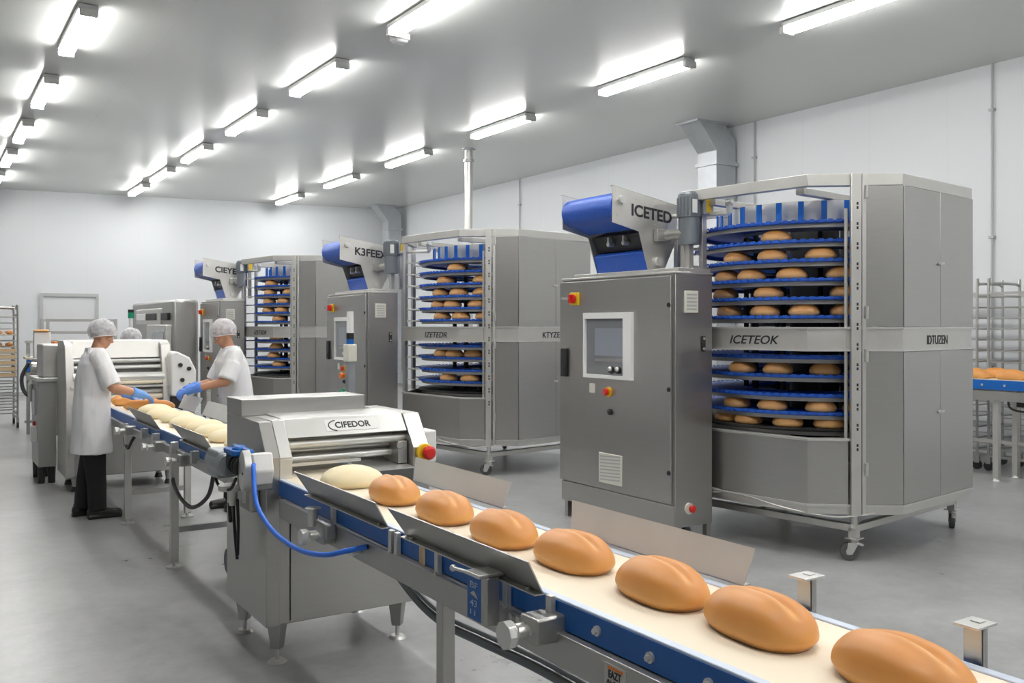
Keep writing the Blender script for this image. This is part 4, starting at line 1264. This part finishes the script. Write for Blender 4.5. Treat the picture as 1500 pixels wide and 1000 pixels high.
# guard rail frame
t = thing('guard_frame', 'open rectangular steel guard frame above the far machines on the left', 'frame', (1.8, 14.6, 0), world=True)
for z in (1.60, 1.78):
    for y in (14.6, 15.3):
        m = P(); m.bar((1.55, y, z), (2.45, y, z), 0.035); m.build('rail', 'steel_d', t)
for x in (1.55, 2.45):
    for y in (14.6, 15.3):
        m = P(); m.bar((x, y, 0), (x, y, 1.80), 0.04); m.build('post', 'steel_d', t)
t = thing('machine_table', 'steel table machine with an orange guard panel in the far middle distance', 'machine', (1.9, 13.2, 0), world=True)
m = P(); m.box(1.8, 2.5, 12.6, 14.2, 1.02, 1.10); m.box(1.85, 2.45, 12.65, 14.1, 0.3, 1.02); m.build('body', 'steel_l', t, 0.01)
m = P(); m.box(1.8, 2.2, 13.0, 13.6, 1.1, 1.40); m.build('hopper', 'steel_w', t, 0.02)
m = P(); m.box(1.45, 1.62, 13.0, 13.3, 1.36, 1.50); m.build('guard_panel', 'orange', t, 0.01)
m = P(); m.bar((1.53, 13.15, 0.0), (1.53, 13.15, 1.37), 0.03); m.bar((1.53, 13.15, 1.06), (1.85, 13.15, 1.06), 0.04); m.build('guard_post', 'steel_l', t)
for x in (1.9, 2.4):
    for y in (12.75, 14.0):
        m = P(); m.bar((x, y, 0), (x, y, 0.32), 0.05); m.build('leg', 'steel_d', t)
# distant cross conveyor with blue panels
t = thing('belt_conveyor', 'distant steel conveyor with blue side panel left of the far divider', 'conveyor', (2.0, 16.2, 0), world=True)
m = P(); m.box(1.4, 2.6, 16.0, 16.5, 1.18, 1.21); m.build('belt', 'cream', t)
m = P(); m.box(1.4, 2.6, 15.97, 16.0, 1.0, 1.17); m.build('side_panel', 'blue', t)
m = P(); m.box(1.4, 2.6, 15.95, 16.0, 0.86, 0.98); m.box(1.4, 2.6, 16.0, 16.5, 0.92, 0.98); m.bar((1.4, 16.2, 1.45), (2.6, 16.2, 1.45), 0.04); m.build('frame_rail', 'steel_d', t)
m = P(); m.box(1.5, 1.62, 15.9, 16.0, 1.20, 1.42); m.box(1.75, 1.86, 15.9, 16.0, 1.20, 1.38); m.build('fittings', 'steel_w', t)
for x in (1.45, 2.0, 2.55):
    m = P(); m.bar((x, 16.25, 0), (x, 16.25, 1.45), 0.05); m.build('leg', 'steel_d', t)
m = P(); m.bar((1.4, 16.25, 0.2), (2.6, 16.25, 0.2), 0.04); m.build('leg_brace', 'steel_d', t)
# oven-like proofer at the far end
t = thing('steel_proofer', 'boxy steel machine with dark windows, far behind the belt workers', 'machine', (4.0, 17.0, 0), world=True)
m = P(); m.box(3.72, 4.16, 15.6, 19.2, 0.35, 2.16); m.build('body', 'steel_d', t, 0.05)
m = P(); m.box(3.68, 3.74, 16.4, 18.6, 1.72, 2.02); m.build('upper_frame', 'steel_l', t, 0.02)
for y0, y1, mt in ((17.7, 18.5, 'white'), (16.7, 17.6, 'dark'), (15.8, 16.3, 'dark')):
    m = P(); m.box(3.665, 3.70, y0, y1, 1.80, 1.93); m.box(3.70, 3.73, y0, y1, 1.80, 1.93); m.build('window_pane', mt, t, 0.01)
m = P(); m.box(3.60, 3.72, 15.65, 17.2, 0.95, 1.72); dd = m.build('door', 'steel_l', t, 0.02)
m = P(); m.box(3.59, 3.602, 15.75, 16.7, 1.08, 1.60); m.build('door_window', 'glass', dd, 0.01)
m = P(); m.box(3.585, 3.592, 15.75, 16.5, 1.30, 1.34); m.build('window_bar', 'steel_l', dd)
m = P(); m.box(3.66, 3.72, 15.7, 16.3, 0.4, 0.9); m.build('lower_opening', 'dark', t, 0.01)
m = P(); m.box(3.65, 3.67, 15.7, 16.2, 0.80, 0.83); m.build('red_strip', 'red', t)
for x in (3.8, 4.1):
    for y in (15.8, 19.0):
        m = P(); m.bar((x, y, 0), (x, y, 0.37), 0.06); m.build('leg', 'steel_d', t)
t.location.y += 1.05
# signal light column
def signal(x, y, z0, sc, label, full=False):
    t = thing('signal_tower', label, 'signal light', (x, y, 0), world=True)
    m = P(); m.cyl((x, y, 0), (x, y, z0), 0.012 if not full else 0.02, n=12); m.cyl((x, y, 0), (x, y, 0.02), 0.08, n=20); m.build('stem', 'steel_l', t)
    if full:
        m = P(); m.box(x - 0.035, x + 0.035, y - 0.045, y + 0.045, z0 - 0.30, z0 + 0.02); m.build('control_box', 'motor_l', t, 0.006)
        m = P(); m.cyl((x - 0.035, y + 0.10, z0 - 0.31), (x - 0.065, y + 0.10, z0 - 0.31), 0.03, n=20); m.box(x - 0.035, x, y + 0.03, y + 0.15, z0 - 0.35, z0 - 0.27); m.build('green_button', 'green', t, 0.004)
        m = P(); m.cyl((x - 0.035, y + 0.10, z0 - 0.14), (x - 0.065, y + 0.10, z0 - 0.14), 0.03, n=20); m.box(x - 0.03, x, y + 0.02, y + 0.12, z0 - 0.16, z0 - 0.12); m.build('red_button', 'orange', t, 0.004)
        m = P(); m.box(x - 0.05, x + 0.05, y - 0.06, y + 0.06, z0, z0 + 0.17); m.build('ivory_box', 'ivory', t, 0.01)
        m = P(); m.cyl((x, y, z0 + 0.17), (x, y, z0 + 0.22), 0.035, n=20); m.build('blue_lens', 'blue', t)
        m = P(); m.cyl((x, y, z0 + 0.22), (x, y, z0 + 0.28), 0.037, n=20); m.build('black_cap', 'black', t)
        m = P(); m.cyl((x, y, z0 + 0.28), (x, y, z0 + 0.49), 0.036, 0.032, n=20); m.build('white_lens', 'white', t)
    else:
        m = P(); m.cyl((x, y, z0), (x, y, z0 + 0.10), 0.05, n=20); m.build('green_lens', 'green', t)
        m = P(); m.cyl((x, y, z0 + 0.10), (x, y, z0 + 0.15), 0.05, n=20); m.build('cap', 'black', t)
        m = P(); m.cyl((x, y, z0 - 0.25), (x, y, z0), 0.035, n=20); m.build('lower_lens', 'white', t)
signal(3.1, 17.0, 1.83, 1, 'thin signal light with a green lens far behind the standing worker')
signal(3.55, 8.43, 1.35, 1, 'white and ivory signal post with green button in front of the middle control cabinet', True)

# ------------------------------------------------------------------ rack trolleys
def make_rack(name, label, wx, wy, ht, n, z0=0.25, group=None):
    t = thing(name, label, 'rack trolley', group=group)
    for y in (-wy / 2, wy / 2):
        m = P()
        m.tube([(-wx / 2, y, 0.16), (-wx / 2, y, ht - 0.10), (-wx / 2 + 0.03, y, ht - 0.02), (-wx / 2 + 0.12, y, ht), (wx / 2 - 0.12, y, ht), (wx / 2 - 0.03, y, ht - 0.02), (wx / 2, y, ht - 0.10), (wx / 2, y, 0.16)], 0.016, 8, 4)
        m.build('upright_frame', 'steel_d', t)
    for x in (-wx / 2, wx / 2):
        for z in (0.17, ht - 0.12):
            m = P(); m.bar((x, -wy / 2, z), (x, wy / 2, z), 0.028); m.build('cross_bar', 'steel_d', t)
    for k in range(n):
        z = z0 + (ht - z0 - 0.15) * k / (n - 1)
        m = P()
        for x in (-wx / 2 + 0.01, wx / 2 - 0.01): m.box(x - 0.012, x + 0.012, -wy / 2, wy / 2, z - 0.008, z + 0.004)
        for y in (-wy / 2, wy / 2): m.box(-wx / 2, wx / 2, y - 0.006, y + 0.006, z - 0.012, z + 0.006)
        m.build('shelf_rail', 'steel_d', t)
    for x in (-wx / 2, wx / 2):
        for y in (-wy / 2, wy / 2):
            m = P(); m.box(x - 0.02, x + 0.02, y - 0.03, y + 0.03, 0.08, 0.17); c_q = m.build('caster', 'steel_d', t)
            m = P(); m.cyl((x - 0.016, y, 0.055), (x + 0.016, y, 0.055), 0.055, n=20); m.build('wheel', 'black', c_q)
    return t
r1 = make_rack('rack_trolley', 'empty steel rack trolley against the right wall, nearer the cooling tower', 0.6, 0.70, 2.2, 15, group='rack trolleys by the right wall')
r1.location = (10.85, 6.57, 0); r1.rotation_euler = (0, 0, R(3))
r2 = copy_tree(r1); r2.location = (10.85, 5.70, 0); r2.rotation_euler = (0, 0, R(-4)); r2['label'] = 'empty steel rack trolley against the right wall, at the right edge of the photo'
r3 = make_rack('rack_trolley', 'tall steel rack trolley loaded with pale boards at the left edge', 0.55, 0.75, 2.0, 17)
r3.location = (1.12, 17.75, 0)
for k in range(5):
    z = 0.25 + (2.0 - 0.25 - 0.15) * (6 + k) / 16 + 0.006
    t = thing('bread_board', 'pale wooden board with loaves on the left rack trolley, %s of the five' % ['lowest', 'second from below', 'middle', 'second from above', 'topmost'][k], 'board', (1.12, 17.75, z), group='pale boards on the left rack trolley')
    m = P(); m.box(-0.25, 0.25, -0.36, 0.36, 0.0, 0.02); m.build('board', 'wood', t)
    m = P(); m.box(-0.25, 0.25, -0.36, -0.34, 0.02, 0.065); m.box(-0.25, -0.235, -0.34, 0.36, 0.02, 0.065); m.box(0.235, 0.25, -0.34, 0.36, 0.02, 0.065); m.build('rim', 'wood', t)
for k in (11, 13):
    z = 0.25 + 1.6 * k / 16 + 0.006
    m = P()
    for q in range(3): m.ball((-0.16 + 0.16 * q, -0.25, 0.035), 0.06, (1, 1.2, 0.58), 8)
    m.box(-0.25, 0.25, -0.36, 0.36, -0.004, 0.004)
    o = m.build('bread_tray', 'crust2', None, 0); o.location = (1.12, 17.75, z)
    tag(o, 'tray of small brown rolls on the left rack trolley, %s' % ('lower one' if k == 11 else 'upper one'), 'tray', 'roll trays on the left rack trolley')

# ------------------------------------------------------------------ right hand conveyor
t = thing('belt_conveyor', 'short blue sided conveyor with loaves at the right edge before the rack trolleys', 'conveyor', (10.0, 5.6, 0), world=True)
m = P(); m.box(9.92, 10.36, 4.2, 8.2, 1.095, 1.11); m.build('belt', 'cream', t)
m = P(); m.box(9.89, 9.915, 4.2, 8.2, 1.00, 1.105); m.box(10.365, 10.39, 4.2, 8.2, 1.00, 1.105); m.build('side_panel', 'blue', t)
m = P(); m.box(9.88, 9.93, 4.2, 8.2, 0.88, 0.985); m.box(10.35, 10.39, 4.2, 8.2, 0.90, 0.985); m.build('frame_rail', 'steel_d', t)
for y in (4.5, 5.62, 7.6):
    for x in (9.95, 10.34):
        m = P(); m.box(x - 0.03, x + 0.03, y - 0.03, y + 0.03, 0.02, 0.98); lg = m.build('leg', 'steel_l', t)
        m = P(); m.cyl((x, y, 0), (x, y, 0.05), 0.04, 0.025, n=14); m.build('levelling_foot', 'steel_w', lg)
m = P()
m.bar((10.34, 4.5, 0.38), (10.34, 7.6, 0.38), 0.035)
m.build('leg_brace', 'steel_l', t)
m = P(); m.box(9.98, 10.06, 5.25, 5.42, 0.82, 0.95); m.cyl((9.97, 5.3, 0.86), (9.97, 5.1, 0.86), 0.05); m.tube([(9.95, 5.5, 0.93), (9.94, 5.45, 0.80), (9.94, 5.2, 0.78), (9.95, 5.1, 0.85)], 0.012)
m.tube([(9.94, 6.1, 0.92), (9.93, 6.05, 0.8), (9.93, 5.9, 0.78)], 0.012)
m.build('drive', 'dark', t)
m = P()
for y in (5.5, 5.75, 6.0): m.cyl((9.885, y, 1.05), (9.89, y, 1.05), 0.014, n=12)
m.build('panel_bolt', 'steel_w', t)
b0 = loaf('bread_loaf', loaf_mesh(0.34, 0.17, 0.11, 2.5, True, 77), 'crust')
slashed(b0, 0.34, 0.17, 0.11)
for i, (x, y, lb) in enumerate(((10.02, 5.90, 'beside the cooling tower edge'), (10.04, 5.50, 'front one at the right edge'), (10.27, 6.25, 'back row, at the left'), (10.27, 5.80, 'back row, in the middle'), (10.27, 5.30, 'back row, at the right edge'))):
    o = b0 if i == 0 else b0.copy()
    if i: C.objects.link(o)
    o.location = (x, y, 1.112); o.rotation_euler = (0, 0, R(90 + 5 * i))
    tag(o, 'golden loaf on the conveyor before the rack trolleys, ' + lb, 'bread', 'loaves on the right hand conveyor')

# ------------------------------------------------------------------ people
def remesh(bm, name, mat, parent, vox, smooth=4, disp=None, keep_empty_origin=None):
    """one continuous skin over overlapping volumes"""
    me = bpy.data.meshes.new('tmp'); bm.to_mesh(me); bm.free()
    o = bpy.data.objects.new(name, me); C.objects.link(o)
    r = o.modifiers.new('r', 'REMESH'); r.mode = 'VOXEL'; r.voxel_size = vox
    s = o.modifiers.new('s', 'SMOOTH'); s.factor = 0.5; s.iterations = smooth
    baked(o)
    if disp:
        vs = [(v.co.copy(), v.normal.copy()) for v in o.data.vertices]
        flat = []
        for c, n in vs:
            flat.extend(c + n * disp(c, n))
        o.data.vertices.foreach_set('co', flat)
        o.data.update()
    o.data.polygons.foreach_set('use_smooth', [True] * len(o.data.polygons))
    o.data.materials.clear(); o.data.materials.append(M[mat])
    if parent is not None: o.parent = parent
    return o
def loft(m, rings, n=28):
    """rings: (x, y, z, rx, ry, tiltx)"""
    L = []
    for r_ in rings:
        x, y, z, rx, ry = r_[:5]
        L.append([m.bm.verts.new((x + rx * math.cos(2 * PI * k / n), y + ry * math.sin(2 * PI * k / n), z)) for k in range(n)])
    for a, b in zip(L, L[1:]):
        for k in range(n):
            j = (k + 1) % n
            m.bm.faces.new((a[k], a[j], b[j], b[k]))
    m.bm.faces.new(L[0][::-1]); m.bm.faces.new(L[-1])
def hand(m, w_, d, up, side, sc=1.0, thick=1.0):
    """w_: wrist, d: pointing direction, up: back of the hand, side: towards the thumb"""
    w_, d, up, side = Vector(w_), Vector(d).normalized(), Vector(up).normalized(), Vector(side).normalized()
    pc = w_ + d * 0.05
    m.cap(w_, w_ + d * 0.03, 0.027, 0.029)
    for s in (-0.026, -0.009, 0.009, 0.026):
        m.cap(w_ + d * 0.02 + side * s * 0.8, w_ + d * 0.088 + side * s, 0.017 * thick, 0.014 * thick)
    for s, ln in ((0.031, 0.072), (0.0105, 0.080), (-0.0105, 0.074), (-0.030, 0.058)):
        a = w_ + d * 0.088 + side * s
        b = a + (d * 0.85 - up * 0.35).normalized() * ln * 0.45
        c = b + (d * 0.45 - up * 0.85).normalized() * ln * 0.33
        e = c + (d * 0.05 - up * 1.0).normalized() * ln * 0.25
        m.cap(a, b, 0.0105 * thick, 0.0098 * thick, 10); m.cap(b, c, 0.0098 * thick, 0.009 * thick, 10); m.cap(c, e, 0.009 * thick, 0.0078 * thick, 10)
    a = w_ + d * 0.03 + side * 0.028 - up * 0.004
    b = a + (d * 0.6 + side * 0.7 - up * 0.3).normalized() * 0.035
    c = b + (d * 0.85 + side * 0.2 - up * 0.5).normalized() * 0.032
    m.cap(a, b, 0.015, 0.0115, 10); m.cap(b, c, 0.0115, 0.009, 10)

def head_shape(m, hc, tilt):
    """head built around hc (skull centre), facing +X"""
    q = MB()
    q.ball((0.0, 0, 0.02), 0.093, (1.02, 0.80, 1.0), 18)
    q.ball((0.035, 0, -0.035), 0.07, (0.80, 0.80, 1.0), 14)
    q.ball((0.052, 0, -0.085), 0.036, (0.95, 1.0, 0.7), 12)         # chin
    q.cap((0.01, 0.045, -0.055), (0.05, 0.02, -0.088), 0.03, 0.024)   # jaw
    q.cap((0.01, -0.045, -0.055), (0.05, -0.02, -0.088), 0.03, 0.024)
    q.cap((0.086, 0, 0.0), (0.105, 0, -0.032), 0.009, 0.0135, 10)      # nose
    q.ball((0.098, 0.009, -0.036), 0.009); q.ball((0.098, -0.009, -0.036), 0.009)
    q.cap((0.078, 0.035, 0.017), (0.084, 0.012, 0.015), 0.011, 0.011, 10)   # brows
    q.cap((0.078, -0.035, 0.017), (0.084, -0.012, 0.015), 0.011, 0.011, 10)
    q.ball((0.068, 0.033, -0.028), 0.022); q.ball((0.068, -0.033, -0.028), 0.022)  # cheeks
    q.cap((0.082, 0.013, -0.061), (0.082, -0.013, -0.061), 0.0085, 0.0085, 8)       # lips
    q.cap((0.080, 0.012, -0.070), (0.080, -0.012, -0.070), 0.0085, 0.0085, 8)
    for s in (1, -1):
        q.ball((-0.005, s * 0.077, -0.015), 0.03, (0.65, 0.3, 1.0), 10)      # ears
    mt = Matrix.Translation(hc) @ Matrix.Rotation(tilt, 4, 'Y')
    bmesh.ops.transform(q.bm, matrix=mt, verts=q.bm.verts)
    me = bpy.data.meshes.new('t'); q.bm.to_mesh(me); q.bm.free(); m.bm.from_mesh(me); bpy.data.meshes.remove(me)
    return mt

def make_person(label, loc, rz, hgt, hands, coat_hem=0.58, coat='cloth', glove='glove_b', hairm='hair', stout=1.0, lean=0.03, tilt=R(22), legs=True, sleeve=0.6):
    """faces +X; hands: {side: (elbow, wrist, up)} in local metres; side -1 is the right hand"""
    k = hgt / 1.75
    sh = 1.44 * k
    hc = Vector((0.05 + lean * 1.2, 0, 1.615 * k))
    body = P()
    # trunk, neck
    loft(body, [(0, 0, 0.86 * k, 0.115 * stout, 0.155 * stout), (0.0, 0, 0.98 * k, 0.115 * stout, 0.15 * stout), (lean * 0.5, 0, 1.15 * k, 0.11 * stout, 0.14 * stout), (lean * 0.8, 0, 1.30 * k, 0.12 * stout, 0.165 * stout), (lean, 0, 1.42 * k, 0.095, 0.15), (lean, 0, 1.47 * k, 0.06, 0.08)])
    body.cap((lean - 0.005, 0, 1.40 * k), (hc.x - 0.02, 0, hc.z - 0.07), 0.062, 0.055)
    feet = {-1: 0.03, 1: -0.06}
    for s in (-1, 1):
        fx = feet[s]
        body.cap((0, s * 0.085, 0.90 * k), (0.012, s * 0.09, 0.50 * k), 0.088 * stout, 0.06)
        body.cap((0.012, s * 0.09, 0.50 * k), (fx, s * 0.10, 0.10), 0.058, 0.042)
        body.cap((fx - 0.03, s * 0.10, 0.05), (fx + 0.13, s * 0.11, 0.035), 0.035, 0.03)
    arms = {}
    for s in (-1, 1):
        el, wr, up = hands[s]
        shd = Vector((lean, s * 0.175 * stout, sh - 0.02))
        body.cap(shd, Vector(el), 0.052, 0.044)
        body.cap(Vector(el), Vector(wr), 0.045, 0.030)
        d = (Vector(wr) - Vector(el)).normalized()
        d = (d + Vector((0, 0, -0.15))).normalized()
        sd = d.cross(Vector(up)) * s
        hand(body, wr, d, up, sd)
        arms[s] = (shd, Vector(el), Vector(wr), d, Vector(up), sd)
    mt = head_shape(body, hc, tilt)
    o = remesh(body.bm, 'person', 'skin', None, 0.0085, 3)
    tag(o, label, 'person')
    o.location = loc; o.rotation_euler = (0, 0, rz)
    # eyes and brows
    m = P()
    for s in (-1, 1):
        p = mt @ Vector((0.0825, s * 0.030, 0.002)); m.ball(p, 0.0085, n=8)
    m.build('eye', 'white', o)
    m = P()
    for s in (-1, 1):
        p = mt @ Vector((0.089, s * 0.030, 0.001)); m.ball(p, 0.0042, n=6)
    m.build('iris', 'dark', o)
    m = P()
    for s in (-1, 1):
        m.cap(mt @ Vector((0.0845, s * 0.048, 0.022)), mt @ Vector((0.094, s * 0.014, 0.024)), 0.0035, 0.0045, 8)
    m.build('eyebrow', hairm, o)
    m = P(); m.cap(mt @ Vector((0.089, 0.016, -0.065)), mt @ Vector((0.089, -0.016, -0.065)), 0.0035, 0.0035, 8); m.build('mouth', 'lip', o)
    # hair under the net, then the net
    q = MB(); q.ball((0, 0, 0), 1.0, n=20)
    for v in list(q.bm.verts):
        if v.co.z < -0.75: q.bm.verts.remove(v)
    def capshape(rad, z_cut_front, z_cut_back, puff):
        c = MB(); c.ball((0, 0, 0), 1.0, n=26)
        for v in c.bm.verts:
            x, y, z = v.co
            zc = z_cut_front + (z_cut_back - z_cut_front) * (1 - x) / 2
            if z < zc:
                t_ = (zc - z) / (zc + 1.001)
                z = zc - 0.10 * t_; x *= (1 - 0.75 * t_); y *= (1 - 0.75 * t_)
            r_ = rad * (1 + puff * noise.noise(Vector((x * 2.2, y * 2.2, z * 2.2))))
            v.co = (x * r_ * 1.05, y * r_ * 0.87, z * r_ * 1.0)
        bmesh.ops.transform(c.bm, matrix=mt @ Matrix.Translation((-0.008, 0, 0.028)), verts=c.bm.verts)
        return c
    q.bm.free()
    capshape(0.099, 0.22, -0.75, 0.02).build('hair', hairm, o, sharp=180)
    c = capshape(0.116, 0.10, -0.80, 0.06)
    c.build('hairnet', 'net', o, sharp=180)
    m = P()
    ringp = []
    for a in range(25):
        t_ = 2 * PI * a / 24
        x, y = math.cos(t_), math.sin(t_)
        zc = 0.10 + (-0.80 - 0.10) * (1 - x) / 2
        f_ = math.sqrt(max(0.05, 1 - zc * zc))
        ringp.append(mt @ Vector((x * f_ * 0.116 * 1.05 - 0.008, y * f_ * 0.116 * 0.87, zc * 0.116 + 0.028)))
    m.tube(ringp, 0.0035, 6, 2); m.build('elastic_band', 'cloth', o)
    # coat
    m = P()
    st = stout
    loft(m, [(0.0, 0, coat_hem, 0.175 * st, 0.225 * st), (0.0, 0, coat_hem + 0.16, 0.165 * st, 0.215 * st), (0.0, 0, 0.95 * k, 0.158 * st, 0.20 * st), (lean * 0.3, 0, 1.08 * k, 0.150 * st, 0.185 * st),
             (lean * 0.7, 0, 1.24 * k, 0.150 * st, 0.195 * st), (lean * 0.9, 0, 1.36 * k, 0.138 * st, 0.195 * st), (lean, 0, 1.43 * k, 0.11, 0.165), (lean + 0.005, 0, 1.475 * k, 0.078, 0.09), (lean + 0.012, 0, 1.505 * k, 0.066, 0.07)])
    for s in (-1, 1):
        shd, el, wr, d, up_, sd = arms[s]
        e2 = shd.lerp(el, 0.95)
        m.cap(shd + Vector((0, -s * 0.02, 0.0)), shd.lerp(el, 0.5), 0.078, 0.077)
        m.cyl(shd.lerp(el, 0.3), e2, 0.078, 0.080, 20)
    def wr_(co, n):
        if n.z < -0.85 and co.z < coat_hem + 0.02: return 0
        f1 = noise.noise(Vector((co.x * 9, co.y * 9, co.z * 2.2)))
        f2 = noise.noise(Vector((co.x * 20 + 5, co.y * 20, co.z * 9)))
        return 0.012 * f1 + 0.005 * f2
    remesh(m.bm, 'coat', coat, o, 0.009, 3, wr_)
    # collar and pocket and sleeve hems
    m = P()
    for s in (-1, 1):
        m.plate([(lean + 0.045, s * 0.018, 1.468 * k), (lean + 0.06, s * 0.075, 1.47 * k), (lean + 0.105, s * 0.085, 1.40 * k), (lean + 0.145, s * 0.025, 1.355 * k)], (0.5, 0, 0.8), 0.008)
        m.build('lapel', coat, o, 0.003); m = P()
        m.plate([(lean + 0.05, s * 0.07, 1.475 * k), (lean - 0.06, s * 0.075, 1.50 * k), (lean - 0.07, s * 0.09, 1.445 * k), (lean + 0.07, s * 0.095, 1.425 * k)], (0, s, 0.3), 0.008)
        m.build('collar', coat, o, 0.003); m = P()
    m.plate([(lean - 0.062, -0.075, 1.50 * k), (lean - 0.062, 0.075, 1.50 * k), (lean - 0.075, 0.09, 1.445 * k), (lean - 0.075, -0.09, 1.445 * k)], (-1, 0, 0), 0.008)
    m.build('collar', coat, o, 0.003)
    if legs:
        m = P()
        for s in (-1, 1):
            fx = feet[s]
            m.cap((0, s * 0.085, 0.92 * k), (0.01, s * 0.09, 0.50 * k), 0.112 * st, 0.088)
            m.cyl((0.01, s * 0.09, 0.55 * k), (fx, s * 0.10, 0.07), 0.090, 0.074, 20)
        remesh(m.bm, 'trousers', 'trouser', o, 0.010, 3, lambda c, n: 0.007 * noise.noise(Vector((c.x * 12, c.y * 12, c.z * 5))))
        for s in (-1, 1):
            fx = feet[s]
            m = P()
            m.cap((fx - 0.045, s * 0.10, 0.055), (fx + 0.06, s * 0.105, 0.05), 0.046, 0.045)
            m.cap((fx + 0.06, s * 0.105, 0.046), (fx + 0.17, s * 0.115, 0.040), 0.045, 0.037)
            m.cap((fx - 0.03, s * 0.10, 0.10), (fx - 0.03, s * 0.10, 0.05), 0.045, 0.045)
            m.box(fx - 0.085, fx + 0.20, s * 0.11 - 0.040, s * 0.11 + 0.040, 0.0, 0.03)
            b = m.bm
            for v in b.verts:
                if v.co.z < 0.002: v.co.z = 0.002
            remesh(b, 'shoe', 'shoe', o, 0.007, 2)
    for s in (-1, 1):
        shd, el, wr, d, up_, sd = arms[s]
        m = P()
        fd = (wr - el).normalized()
        hand(m, wr + d * 0.001, d, up_, sd, 1.0, 1.16)
        m.cap(wr - fd * 0.055, wr + d * 0.04, 0.040, 0.036)
        m.cyl(wr - fd * 0.075, wr - fd * 0.04, 0.046, 0.041, 16)
        remesh(m.bm, 'glove', glove, o, 0.0045, 2)
    return o

p1 = make_person('person in a long white coat and black trousers standing left of the belt', (1.30, 8.93, 0), R(2), 1.755,
                 {-1: ((0.13, -0.235, 1.16), (0.37, -0.17, 1.09), (0, 0, 1)), 1: ((0.11, 0.22, 1.16), (0.36, 0.12, 1.06), (0, 0, 1))}, 0.575, 'cloth', 'glove_l', 'hair', 1.0, 0.03, R(20))
p2 = make_person('person in a white coat and blue gloves leaning over behind the belt', (2.50, 8.60, 0), R(176), 1.76,
                 {-1: ((0.17, -0.24, 1.17), (0.40, -0.13, 1.13), (0, 0, 1)), 1: ((0.15, 0.235, 1.20), (0.41, 0.10, 1.13), (0, 0, 1))}, 0.60, 'cloth', 'glove_b', 'hair_b', 1.02, 0.06, R(32))
p3 = make_person('person in a white coat and hairnet half hidden behind the roller machine', (2.30, 12.0, 0), R(185), 1.66,
                 {-1: ((0.12, -0.24, 1.10), (0.35, -0.13, 1.08), (0, 0, 1)), 1: ((0.12, 0.235, 1.10), (0.35, 0.10, 1.08), (0, 0, 1))}, 0.60, 'cloth', 'glove_b', 'hair', 1.0, 0.05, R(20))
